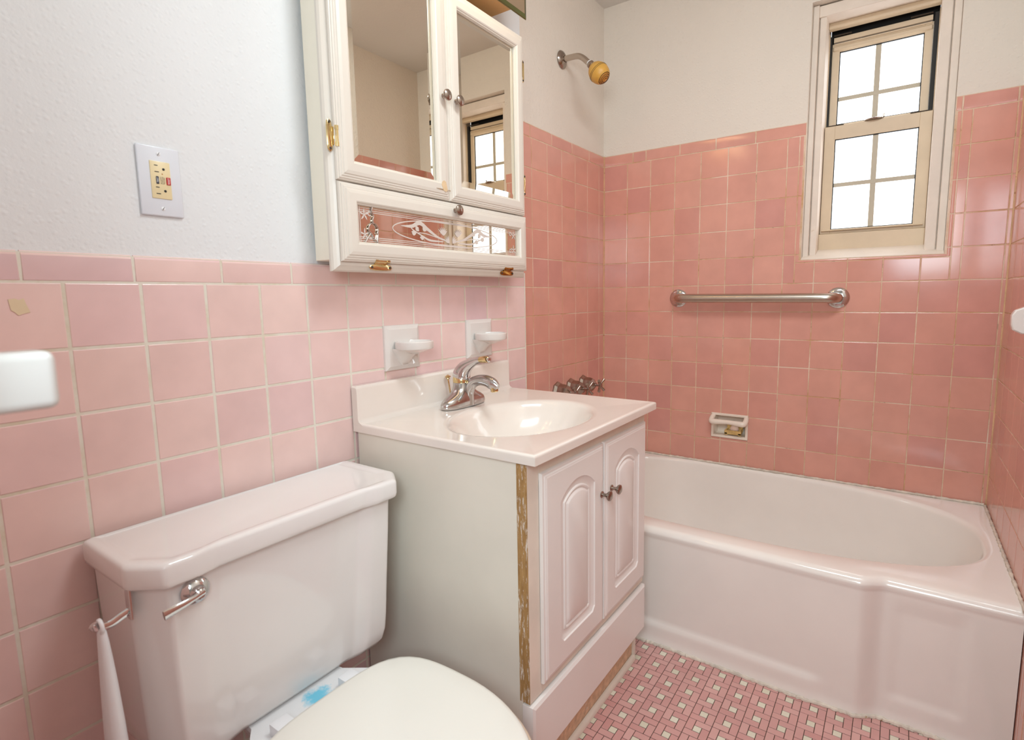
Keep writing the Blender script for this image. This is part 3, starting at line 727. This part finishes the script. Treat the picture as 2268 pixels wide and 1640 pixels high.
def leaf(x,z,L,a,w):
    sw([(x,z),(x+L*.5*math.cos(a)-w*.4*math.sin(a),z+L*.5*math.sin(a)+w*.4*math.cos(a)),(x+L*math.cos(a),z+L*math.sin(a))],[.0004,w,.0003])
for s in (-1,1):
    sw([(gc+s*.012,gz-.018),(gc+s*.05,gz-.010),(gc+s*.085,gz+.006),(gc+s*.115,gz+.020),(gc+s*.142,gz+.010),(gc+s*.178,gz+.008)],[.0012,.0018,.0028,.0034,.0028,.0004])
    sw([(gc+s*.03,gz-.020),(gc+s*.08,gz-.020),(gc+s*.11,gz-.010),(gc+s*.138,gz+.001),(gc+s*.150,gz+.010)],[.0008,.0018,.0012,.001,.0006])
    sw([(gc+s*.05,gz-.012),(gc+s*.09,gz-.005),(gc+s*.12,gz-.004)],[.0006,.0008,.0006])
    for (a,b,an) in ((.118,.000,.9),(.100,-.012,-.2),(.092,.003,.7),(.128,-.006,.2)):
        leaf(gc+s*a,gz+b,.016,an if s>0 else PI-an,.0042)
    for k in range(7):
        an=PI/2+s*(.1+.28*k); leaf(gc+s*.028,gz-.004,.025-.001*k,an-s*1.0,.0015)
    for k in range(4): leaf(gc+s*.006,gz-.022,.02,PI/2-s*(.2+.35*k),.0016)
    for c in (-1,1):
        ox,oz=(gx0+.022 if s<0 else gx1-.022),gz+c*.022
        for k in range(5): leaf(ox-s*0+0,oz,.014,(2*PI/5)*k+.3,.0013)
        ribbon([(ox-s*.016+.005*math.cos(t),oz+c*.004+.005*math.sin(t)) for t in [2*PI*i/20 for i in range(19)]],.0009)
mb.build('etched_flowers',M['etch'],df,smooth=0)
# wire hook in front of the drop door mirror
mb=MB(); hx=.553; hy=DY-.0066
mb.tube(smoothpath([(hx,hy,.1755),(hx-.003,hy,.165),(hx+.002,hy,.155),(hx-.001,hy,.146),(hx,hy,.138)],5),.0019,8)
mb.tube([(hx+.0135*math.cos(t),hy,.1255+.0125*math.sin(t)) for t in [PI*1.30-2*PI*.80*i/28+0 for i in range(29)]],.0018,8)
mb.tube([(hx-.008,hy,.1155),(hx-.024,hy,.0945)],.0015,8); mb.tube([(hx-.006,hy,.1155),(hx+.008,hy,.096)],.0013,8); mb.tube([(hx+.0135,hy,.122),(hx+.0110,hy,.0935)],.0018,8)
tag(mb.build('wire_hook',M['chrome'],loc=(hx,hy,.094)),'bent silver wire hook in front of the etched flower mirror','hook')
# staining on cabinet corner: brown crack lines
mb=MB()
for k in range(3):
    xs=[.758+.013*i for i in range(5)]; mb.tube([(x,-.1052+.0003,.2478-.0012*k+random.uniform(-.0008,.0008)) for x in xs],.0004,5)
tag(mb.build('paint_crack',M['raw'],dl),'brown cracked paint along the lower rail')

mb=MB(); q=[(.779,.2660),(.786,.2705),(.793,.2680),(.7965,.258),(.799,.247),(.792,.2415),(.783,.2450),(.7805,.2520),(.7765,.2580)]
mb.loft([[(x,DY-.0155,z) for x,z in q],[(x,DY-.0164,z) for x,z in q]],True,True,True); tag(mb.build('aged_patch',M['agedpatch'],dl,smooth=0),'yellowed flaking patch at the corner')
# ------------------------------------------------------------------ light fixture above the cabinet
lf=thing('vanity_light',(.76,0,.80),'wall light bar with warm bulbs and glassy face above the medicine cabinet','light fixture')
mb=MB(); mb.rbox(.44,1.083,-.117,-.0065,.8005,.962,.001,1); mb.build('back_box',M['fixture'],lf,smooth=0)
mb=MB(); mb.box(.37,1.157,-.1195,-.1172,.800,.965,1); mb.frame(.37,1.157,.800,.965,-.1195,[(0,0),(.0012,.0012),(.012,.0036)],1)
mb.add([(.382,-.1231,.812),(1.145,-.1231,.812),(1.145,-.1231,.953),(.382,-.1231,.953)],[(0,1,2,3)],0)
mb.build('mirror_front',[M['fixmirror'],M['fixbevel']],lf,smooth=0)
for i in range(4):
    x=.50+.165*i; z=.893
    mb=MB(); mb.lathe([(.022,0),(.022,.006),(.016,.010),(.015,.022),(0,.022)],(x,-.1232,z),(0,-1,0),24); sk=mb.build('socket',M['brass'],lf)
    mb=MB(); mb.lathe([(.013,.0),(.015,.008),(.026,.018),(.034,.032),(.036,.044),(.033,.058),(.022,.070),(0,.0755)],(x,-.143,z),(0,-1,0),24); mb.build('bulb',M['bulb'],sk)

# ------------------------------------------------------------------ outlet
ot=thing('wall_outlet',(.157,0,.119),'white outlet plate with ivory test-and-reset receptacle on the left white wall','outlet')
py=-.0062+.0
mb=MB(); x0,x1,z0,z1=.1225,.1915,.1195,.2410; rg=[]
for o,h in ((0,0),(0,.0015),(.0015,.0035),(.005,.0052),(.009,.006)): rg.append([(x0+o,.006-h,z0+o),(x1-o,.006-h,z0+o),(x1-o,.006-h,z1-o),(x0+o,.006-h,z1-o)])
bmx=MB(); bmx.rbox(x0,x1,.0005,.0055,z0,z1,.0030,3); bmx.build('wall_plate',M['plate'],ot)
plate=ot.children[0]
mb=MB(); mb.rbox(.1410,.1735,-.0012,.002,.1500,.2150,.0012,2); rc=mb.build('receptacle',M['ivory'],ot)
mb=MB()
def slot(x0,x1,z0,z1): mb.box(x0,x1,-.00135,-.0005,z0,z1)
for zc in (.2020,.1640):
    mb=MB(); slot(.1478,.1535,zc+.0048,zc+.0063); mb.build('slot',M['black'],rc,smooth=0)
    mb=MB(); slot(.1478,.1548,zc-.0063,zc-.0048); mb.build('slot',M['black'],rc,smooth=0)
    mb=MB(); mb.lathe([(.0022,0),(.0022,.0009),(0,.0009)],(.1625,-.0006,zc),(0,-1,0),14); mb.build('ground_slot',M['black'],rc,smooth=0)
mb=MB(); mb.rbox(.1655,.1722,-.0030,-.001,.1755,.1885,.0006,1); rb=mb.build('reset_button',M['red'],rc)
mb=MB(); mb.rbox(.1490,.1535,-.0026,-.001,.1755,.1885,.0006,1); tb=mb.build('test_button',M['blackbtn'],rc)
mb=MB(); mb.lathe([(.0012,0),(.0008,.0006),(0,.0008)],(.1600,-.0012,.1935),(0,-1,0),10); tag(mb.build('indicator',M['yellowd'],rc),'small orange dot')
def text(s,loc,size,mat,parent,rot=(PI/2,0,0),name='lettering'):
    cu=bpy.data.curves.new(name,'FONT'); cu.body=s; cu.size=size; cu.extrude=.0001; cu.align_x='CENTER'; cu.align_y='CENTER'
    o=bpy.data.objects.new(name,cu); C.objects.link(o)
    base=Vector(parent['_o']); o.location=Vector(loc)-base; o.rotation_euler=rot; o.parent=parent
    cu.materials.append(mat)
    bpy.context.view_layer.update(); me=bpy.data.meshes.new_from_object(o.evaluated_get(bpy.context.evaluated_depsgraph_get()))
    q=bpy.data.objects.new(name,me); C.objects.link(q); q.location=o.location; q.rotation_euler=rot; q.parent=parent; bpy.data.objects.remove(o); return q
text('RESET',(.1688,-.0032,.182),.0042,M['white'],rb,(PI/2,-PI/2,0)); text('TEST',(.1512,-.0028,.182),.0042,M['white'],tb,(PI/2,-PI/2,0))
text('TEST MONTHLY',(.1572,-.0014,.182),.0018,M['black'],rc,(PI/2,-PI/2,0)); text('SEE INSTRUCTIONS',(.1597,-.0014,.182),.0015,M['black'],rc,(PI/2,-PI/2,0)); text('PUSH TO RESET',(.1622,-.0014,.182),.0017,M['black'],rc,(PI/2,-PI/2,0))
for z in (.2280,.1325):
    mb=MB(); mb.lathe([(.0036,0),(.0034,.0008),(.002,.0014),(0,.0016)],(.157,.0007,z),(0,-1,0),18); mb.rbox(.1568-.0004,.1568+.0004,-.0011,-.0005,z-.003,z+.003,0,1,1,Matrix.Translation((.1568,0,z))@Matrix.Rotation(.5,4,'Y')@Matrix.Translation((-.1568,0,-z)))
    mb.build('screw',[M['white'],M['groove']],ot)

# ------------------------------------------------------------------ masking tape scrap
mb=MB(); P=[(-.068,-.0275),(-.060,-.0262),(-.056,-.0285),(-.050,-.0260),(-.0475,-.036),(-.0440,-.0475),(-.054,-.0500),(-.058,-.0520),(-.062,-.0470),(-.066,-.044)]
mb.loft([[(x,-.0003,z) for x,z in P],[(x,-.0009,z) for x,z in P]],True,True,True); mb.build('tape_scrap',M['tape'],loc=(-.056,0,-.05),smooth=0)
tag(bpy.data.objects['tape_scrap'],'torn scrap of cream masking tape stuck on a pink tile at left','tape')

# ------------------------------------------------------------------ toilet
tx=.2435
to=thing('toilet',(tx,-.35,FZ),'white china toilet with angular-cornered tank and closed lid','toilet')
def plan(x0,x1,yf,yb_,ch,rec,z,r=0):
    """tank outline: chamfered front corners, slightly recessed centre front"""
    cw=.036+ch*0; s=.034
    pts=[(x0,yb_),(x0,yf+.047),(x0+cw,yf),(x0+cw+.045,yf),(x0+cw+.045+s,yf+rec),(x1-cw-.045-s,yf+rec),(x1-cw-.045,yf),(x1-cw,yf),(x1,yf+.047),(x1,yb_)]
    return pts
def dense(pts,r=.010,k=5):
    out=[];n=len(pts)
    for i in range(n):
        p=Vector((*pts[i],0)); a=Vector((*pts[i-1],0)); b=Vector((*pts[(i+1)%n],0))
        da=(a-p); db=(b-p); rr_=min(r,da.length*.45,db.length*.45); A=p+da.normalized()*rr_; B=p+db.normalized()*rr_
        for j in range(k+1):
            t=j/k; q=(1-t)**2*A+2*(1-t)*t*p+t*t*B; out.append((q.x,q.y))
    return out
LZ=-.425
def ring(x0,x1,yf,yb_,rec,z,r): return [(a,b,z) for a,b in dense(plan(x0,x1,yf,yb_,0,rec,z),r*.5)]
mb=MB(); X0_,X1_=tx-.2640,tx+.2640
rg=[]
for ins,z in ((.010,LZ-.041),(.003,LZ-.040),(.001,LZ-.037),(0,LZ-.030),(0,LZ-.008),(.0010,LZ-.004),(.0035,LZ-.001),(.007,LZ),(.015,LZ-.0002),(.019,LZ-.0012),(.024,LZ-.0030),(.030,LZ-.0034)):
    rg.append(ring(X0_+ins,X1_-ins,-.2270+ins,-.012-min(ins,.004),.0075,z,.014))
mb.loft(rg,True,True,True); mb.build('tank_lid',M['tank'],to,smooth=50)
mb=MB(); rg=[]
BZ=-.806
for ins,dy,z in ((.045,.022,BZ),(.030,.010,BZ+.004),(.020,.004,BZ+.014),(.013,.002,BZ+.035),(.010,.000,BZ+.07),(.006,-.004,BZ+.16),(.002,-.010,BZ+.26),(0,-.014,LZ-.048),(0,-.014,LZ-.037)):
    rg.append(ring(X0_+.010+ins,X1_-.010-ins,-.196+dy+.0,-.022,.0085,z,.012))
mb.loft(rg,True,True,True); tank=mb.build('tank',M['tank'],to,smooth=50)
mb=MB(); mb.lathe([(.0215,0),(.022,.004),(.0195,.008),(.012,.012),(.009,.018),(0,.019)],(.0615,-.2105,-.4905),(0,-1,0),32)
mb.lathe([(.0085,0),(.0085,.010),(.006,.012),(0,.012)],(.0615,-.222,-.4905),(0,-1,0),20)
mb.tube([(.066,-.228,-.4885),(.052,-.230,-.4925),(.036,-.2315,-.4955),(.008,-.233,-.499)],[(.0070,.0075),(.0055,.0055),(.0065,.0042),(.0080,.0034)],12)
mb.build('flush_lever',M['chrome'],to)
# bowl
STAIN=(.020,.140,.3305)
mb=MB(); rg=[]
def oval(a,yf,yb_,z,n=48,p=2.3,bk=None):
    L=[]; cyy=(yf+yb_)/2; b=(yb_-yf)/2
    for i in range(n):
        t=2*PI*i/n; c,s=math.cos(t),math.sin(t); pp=p if s<0 else (bk or p); r=(abs(c)**pp+abs(s)**pp)**(-1/pp); L.append((tx+a*r*c,cyy+b*r*s,z))
    return L
for a,yf,yb2,z,bk in ((.105,-.52,-.14,FZ+.001,4),(.105,-.53,-.13,FZ+.03,4),(.095,-.52,-.12,FZ+.10,4),(.10,-.55,-.09,FZ+.18,4),(.13,-.62,-.06,FZ+.24,4),(.165,-.67,-.045,FZ+.29,4),(.180,-.69,-.04,FZ+.315,5),(.182,-.695,-.04,FZ+.325,5),(.178,-.69,-.04,FZ+.3305,5)):
    rg.append(oval(a*(1.0),yf,yb2,z,bk=bk))
# pinch the deck towards the tank
def pinch(L): return [(tx+(x-tx)*(1 if y<-.30 else lerp(1,.56,min(1,(y+.30)/.12))),y,z) for x,y,z in L]
rg=[pinch(L) for L in rg]
mb.loft(rg,True,True,True); mb.build('bowl',stain(),to,smooth=50)
def lidring(ins,z,grow=0):
    L=[]; w=.187+grow-ins
    yB=-.262-ins; yF=-.705-grow+ins; ymid=-.45
    n=64
    for i in range(n):
        t=2*PI*i/n; c,s=math.cos(t),math.sin(t)
        if s<0: p=2.05; r=(abs(c)**p+abs(s)**p)**(-1/p); x=w*r*c; y=ymid+(ymid-yF)*r*s
        else: p=3.6; r=(abs(c)**p+abs(s)**p)**(-1/p); x=w*r*c; y=ymid+(yB-ymid)*r*s
        L.append((tx+x,y,z))
    return L
mb=MB(); rg=[lidring(.01,-.800,.009),lidring(0,-.800,.009),lidring(0,-.788,.009),lidring(.004,-.7835,.009),lidring(.05,-.7835,.009)]
mb.loft(rg,True,True,True); tag(mb.build('seat_ring',M['bone'],to,smooth=50),'bone coloured seat ring under the lid')
mb=MB(); rg=[lidring(.006,-.7835),lidring(0,-.781),lidring(0,-.774),lidring(.003,-.7705),lidring(.010,-.7685),lidring(.04,-.767),lidring(.10,-.766),lidring(.16,-.7657)]
mb.loft(rg,True,True,True); mb.build('seat_lid',M['seat'],to,smooth=50)
for s in (-1,1):
    mb=MB(); mb.rbox(tx+s*.072-.017,tx+s*.072+.017,-.262,-.224,-.8095,-.7855,.002,2); mb.build('seat_hinge',M['white'],to)

# hook on the tank side with the hanging brush handle
hk=thing('adhesive_hook',(-.013,-.17,-.50),'clear and chrome stick-on hook on the side of the toilet tank','hook')
mb=MB(); mb.rbox(-.0165,-.0125,-.1815,-.165,-.512,-.452,.001,1); mb.build('adhesive_strip',M['chrome'],hk)
mb=MB(); mb.tube(smoothpath([(-.015,-.172,-.500),(-.025,-.172,-.503),(-.040,-.172,-.508),(-.055,-.172,-.505),(-.060,-.172,-.497)],5),[(.0065,.0035)]*20+[(.004,.004)],12); mb.build('hook_arm',M['chrome'],hk)
bw=thing('hanging_brush',(-.055,-.172,-1.0),'long white plastic brush handle hanging by its loop from the tank hook','brush')
mb=MB(); zz=[-.507,-.514,-.53,-.56,-.60,-.66,-.74,-.82,-.90]; ww=[.0050,.0075,.0092,.0115,.0140,.0170,.0200,.0205,.0200]
mb.tube([(-.0515+.0005*i,-.1725,z) for i,z in enumerate(zz)],[(w*.75,w) for w in ww],16)
mb.tube([(-.052,-.1725+.0085*math.cos(t),-.505+.0095*math.sin(t)) for t in [PI*2*i/20 for i in range(21)]],.0030,10)
mb.build('handle',M['white'],bw,smooth=50)
mb=MB(); mb.lathe([(.012,0),(.035,-.02),(.040,-.07),(.036,-.12),(.015,-.14),(0,-.142)],(-.048,-.1725,-.895),(0,0,1),20); mb.build('bristles',M['white'],bw)

# ------------------------------------------------------------------ grab bar
gb=thing('grab_bar',(XW,-.616,-.053),'steel grab bar on the pink tile wall over the bathtub','grab bar')
ya,yz=-.3155,-.9165
path=smoothpath([(XW-.004,ya,-.0515),(XW-.030,ya-.003,-.0515),(XW-.052,ya-.022,-.0515),(XW-.056,ya-.060,-.052)],6)[:-1]+[(XW-.056,lerp(ya-.06,yz+.06,i/16),lerp(-.052,-.0555,i/16)) for i in range(17)]+smoothpath([(XW-.056,yz+.060,-.0555),(XW-.052,yz+.022,-.056),(XW-.030,yz+.003,-.056),(XW-.004,yz,-.056)],6)[1:]
mb=MB(); mb.tube(path,.0182,24); mb.build('bar',M['steel'],gb,smooth=60)
for y,z in ((ya,-.0515),(yz,-.056)):
    mb=MB(); mb.lathe([(.038,0),(.0385,.003),(.036,.007),(.028,.0105),(.0195,.012),(.0195,.011)],(XW+.0006,y,z),(-1,0,0),36); mb.build('flange',M['chrome'],gb,smooth=40)

# ------------------------------------------------------------------ recessed soap dish with handle
sd=thing('soap_dish',(XW,-.545,-.638),'white ceramic soap dish with grip bar set in the tub wall','soap dish')
mb=MB(); y0,y1,z0,z1=-.470,-.6185,-.639,-.535
O=(XW,0,0);U=(0,-1,0);Nn=(-1,0,0)
def fr(o,h): return [(XW-h,y0-o,z0+o),(XW-h,y1+o,z0+o),(XW-h,y1+o,z1-o),(XW-h,y0-o,z1-o)]
mb.loft([fr(0,-.003),fr(0,.004),fr(.0015,.006),fr(.009,.0055),fr(.0105,.003),fr(.012,-.010),fr(.014,-.050)],True,False,True)
mb.build('recess',M['soapcer'],sd,smooth=25)
mb=MB(); gz_=-.5655
mb.tube(smoothpath([(XW-.002,-.478,-.548),(XW-.020,-.4765,-.556),(XW-.036,-.480,gz_),(XW-.040,-.496,gz_),(XW-.038,-.520,gz_+.001),(XW-.036,-.545,gz_+.0015),(XW-.038,-.570,gz_+.001),(XW-.040,-.594,gz_),(XW-.036,-.609,gz_),(XW-.020,-.613,-.556),(XW-.002,-.611,-.548)],5),smoothvals([.010,.0105,.0115,.0115,.0098,.0092,.0098,.0115,.0115,.0105,.010],5),16)
mb.build('grip_bar',M['soapcer'],sd,smooth=60)
st=thing('soap_tray',(XW+.015,-.558,-.6245),'small yellow wooden soap tray inside the wall soap dish','tray')
mb=MB(); a,b=-.5255,-.5925; zb=-.6245
mb.rbox(XW-.006,XW-.001,a,b,zb+.003,zb+.0205,.0008,1); mb.rbox(XW-.006,XW-.001,a,a-.012,zb,zb+.01,.0008,1); mb.rbox(XW-.006,XW-.001,b+.012,b,zb,zb+.01,.0008,1)
mb.rbox(XW+.034,XW+.039,a-.001,b+.001,zb+.012,zb+.042,.0008,1)
for y in (a-.003,b+.008): mb.rbox(XW-.001,XW+.036,y,y-.005,zb+.006,zb+.024,.0008,1)
for k in range(5): y=a-.014-.0095*k; mb.rbox(XW-.001,XW+.036,y,y-.005,zb+.004,zb+.007,.0005,1)
mb.build('tray_frame',M['woodtray'],st,smooth=30)
mb=MB(); rg=[]
for r,z in ((.4,0),(.85,.002),(1,.006),(.95,.012),(.7,.018),(.3,.021)): rg.append([(XW+.016+.014*r*math.cos(t),-.5605+.0185*r*math.sin(t),zb+.0135+z*1.1+.009*math.cos(t)*r) for t in [2*PI*i/24 for i in range(24)]])
mb.loft(rg,True,True,True); tag(mb.build('soap_bar',M['soap'],loc=(XW+.016,-.5605,zb+.007),smooth=60),'worn dried pinkish soap piece lying on the wooden tray','soap')

# ------------------------------------------------------------------ shower
sh=thing('shower_head',(1.643,YA,.885),'yellowed plastic shower head on a bent chrome arm','shower head')
mb=MB(); mb.lathe([(.033,0),(.0335,.003),(.030,.008),(.020,.014),(.014,.016),(.013,.014)],(1.643,YA+.003,.885),(0,-1,0),36); mb.build('flange',M['nickel'],sh,smooth=40)
mb=MB(); ap=smoothpath([(1.643,YA,.885),(1.643,.005,.884),(1.643,-.028,.881),(1.643,-.050,.869),(1.643,-.068,.852),(1.643,-.082,.839)],6); mb.tube(ap,.0108,18); mb.build('shower_arm',M['steel'],sh,smooth=60)
D=Vector((0,-.68,-.735)).normalized(); n0=Vector((1.643,-.080,.841))
mb=MB(); mb.lathe([(.0112,0),(.0112,.003),(.0112,.0031)],n0-D*.006,D,16); mb.build('thread_tape',M['white'],sh)
mb=MB(); mb.lathe([(.0125,0),(.0145,.001),(.0145,.010),(.012,.012),(.009,.018),(0,.019)],n0,D,12); mb.build('swivel_nut',M['nickel'],sh,smooth=30)
e0=n0+D*.012
mb=MB(); mb.lathe([(0,0),(.012,.002),(.022,.009),(.031,.020),(.0365,.034),(.0375,.038),(.0370,.0395),(.0378,.041),(.0380,.050),(.035,.062),(.031,.071),(.0255,.0765),(.0245,.0740)],e0,D,40)
mb.build('head_shell',M['yellow'],sh,smooth=40)
mb=MB(); mb.lathe([(.0240,.073),(.0225,.0800),(.0200,.0812),(.0192,.0785),(.0175,.0820),(.0140,.0835),(.0132,.0800),(.0118,.0840),(.007,.0850),(.0045,.081),(0,.081)],e0,D,32); mb.build('nozzle',M['yellowd'],sh,smooth=30)
mb=MB()
for r_,h_ in ((.0376,.0395),(.0382,.0455),(.0247,.0772),(.0194,.0815),(.0134,.0838)):
    q0=e0+D*h_; uu=D.orthogonal().normalized(); vv=D.cross(uu)
    mb.tube([q0+uu*math.cos(t)*r_+vv*math.sin(t)*r_ for t in [2*PI*i/40 for i in range(41)]],.0006,6)
mb.build('groove_lines',M['groove'],sh)
# tub valves
VZ=-.424
def valve(x,label):
    v=thing('tub_valve',(x,YA,VZ),label,'tap handle','tub valve handles')
    mb=MB(); mb.lathe([(.040,0),(.040,.006),(.036,.011),(.032,.016),(.031,.040),(.027,.052),(.015,.062),(.010,.066)],(x,YA,VZ),(0,-1,0),8); mb.build('escutcheon',M['nickel'],v,smooth=20)
    mb=MB(); mb.lathe([(.006,.06),(.006,.082),(.009,.084),(.009,.094),(0,.096)],(x,YA,VZ),(0,-1,0),16)
    for k in range(4):
        a=k*PI/2+PI/4; c,s=math.cos(a),math.sin(a)
        mb.tube([(x,YA-.089,VZ),(x+.015*c,YA-.089,VZ+.015*s),(x+.034*c,YA-.094,VZ+.034*s)],[.0045,.0048,.0062],12)
    mb.build('cross_handle',M['nickel'],v,smooth=50); return v
v1=valve(1.585,'chrome cross tub handle nearest the sink, mostly hidden behind the vanity top'); v2=valve(1.693,'middle chrome cross tub handle peeking over the vanity top edge'); v3=valve(1.802,'chrome cross tub handle nearest the alcove corner')

# ------------------------------------------------------------------ porcelain towel bar posts
def post(name,x0,x1,y0,y1,z0,z1,label,group=None,r=.006):
    t=thing(name,((x0+x1)/2,(y0+y1)/2,z0),label,'towel bar post')
    mb=MB(); mb.rbox(x0,x1,y0,y1,z0,z1,r,3); mb.build('post',M['porcelain'],t); return t
t=thing('towel_bar_post',(XE,-.602,-.107),'blurred white porcelain towel post poking in at the left edge, very near','towel bar post','porcelain towel bar posts')
mb=MB(); mb.rbox(XE-.001,-.1795,-.6225,-.590,-.1085,-.0675,.0065,4); mb.build('post',M['postshade'],t)
mb=MB(); mb.rbox(XE-.001,XE+.012,-.640,-.565,-.125,-.05,.004,3); mb.build('base_plate',M['porcelain'],t)
bx_=1.315
t=thing('towel_bar_post',(bx_,YR,-.16),'white porcelain towel post with empty diamond socket on the right tiled wall','towel bar post','porcelain towel bar posts')
mb=MB(); pts=[(-.000,-.034),(.052,-.030),(.066,-.022),(.0695,-.010),(.0695,.012),(.064,.022),(.050,.029),(.0,.034)]
zc=-.103
def PP(a,b,x): return (x,YR+a,zc+b)
mb.loft([[PP(a*.97,b*.93,bx_-.013) for a,b in pts],[PP(a,b,bx_-.010) for a,b in pts],[PP(a,b,bx_+.010) for a,b in pts],[PP(a*.97,b*.93,bx_+.013) for a,b in pts]],True,True,True)
mb.build('post',M['porcelain'],t,smooth=30)
mb=MB(); q=[(.020,0),(.033,.013),(.046,0),(.033,-.013)]; mb.loft([[PP(a,b,bx_-.0128) for a,b in q],[PP(a,b,bx_-.0137) for a,b in q]],True,True,True); mb.build('bar_socket',M['shadegrey'],t,smooth=0)
mb=MB(); mb.rbox(bx_-.035,bx_+.035,YR,YR+.010,zc-.05,zc+.05,.004,2); mb.build('base_plate',M['porcelain'],t)

# ------------------------------------------------------------------ lights
def area(name,loc,target,size,power,col,sy=None):
    l=bpy.data.lights.new(name,'AREA'); l.energy=power; l.color=col; l.size=size
    if sy: l.shape='RECTANGLE'; l.size_y=sy
    o=bpy.data.objects.new(name,l); C.objects.link(o); o.location=loc
    o.rotation_euler=(Vector(target)-Vector(loc)).to_track_quat('-Z','Y').to_euler(); return o
area('ceiling_fill',(.62,-.98,1.19),(.85,-.80,0),.75,11.5,(.86,.955,1),.25)  # added soft fill under the ceiling, without a fixture, to brighten room and alcove
area('doorway_fill',(-.72,-1.25,.38),(.7,-.4,-.45),.6,14,(.79,.93,1))  # added fill lamp behind the camera, brightens faces turned towards the doorway
w=bpy.data.worlds.new('sky'); bpy.context.scene.world=w; w.use_nodes=True
w.node_tree.nodes['Background'].inputs[0].default_value=(.9,.95,1,1); w.node_tree.nodes['Background'].inputs[1].default_value=1.5

# ------------------------------------------------------------------ camera
R=[[0.563673, -0.825869, -0.014618], [0.110991, 0.058193, 0.992116], [0.818507, 0.560852, -0.124465]]
cam=bpy.data.cameras.new('camera'); co=bpy.data.objects.new('camera',cam); C.objects.link(co)
m=Matrix(((R[0][0],R[1][0],-R[2][0]),(R[0][1],R[1][1],-R[2][1]),(R[0][2],R[1][2],-R[2][2])))
co.matrix_world=Matrix.Translation((-0.30692,-1.11366,-0.03459))@m.to_4x4()
cam.sensor_width=36; cam.lens=36*1203.98/2268; cam.shift_x=-36.87/2268; cam.shift_y=-11.75/2268
cam.clip_start=.02
cam.dof.use_dof=True; cam.dof.focus_distance=1.7; cam.dof.aperture_fstop=5.6
sc=bpy.context.scene; sc.camera=co
sc.view_settings.view_transform='Standard'; sc.view_settings.look='None'; sc.view_settings.gamma=1; sc.view_settings.exposure=0.2
# lift everything so the floor is at z=0
for o in C.objects:
    if o.parent is None: o.location.z-=FZ
    if '_o' in o: del o['_o']
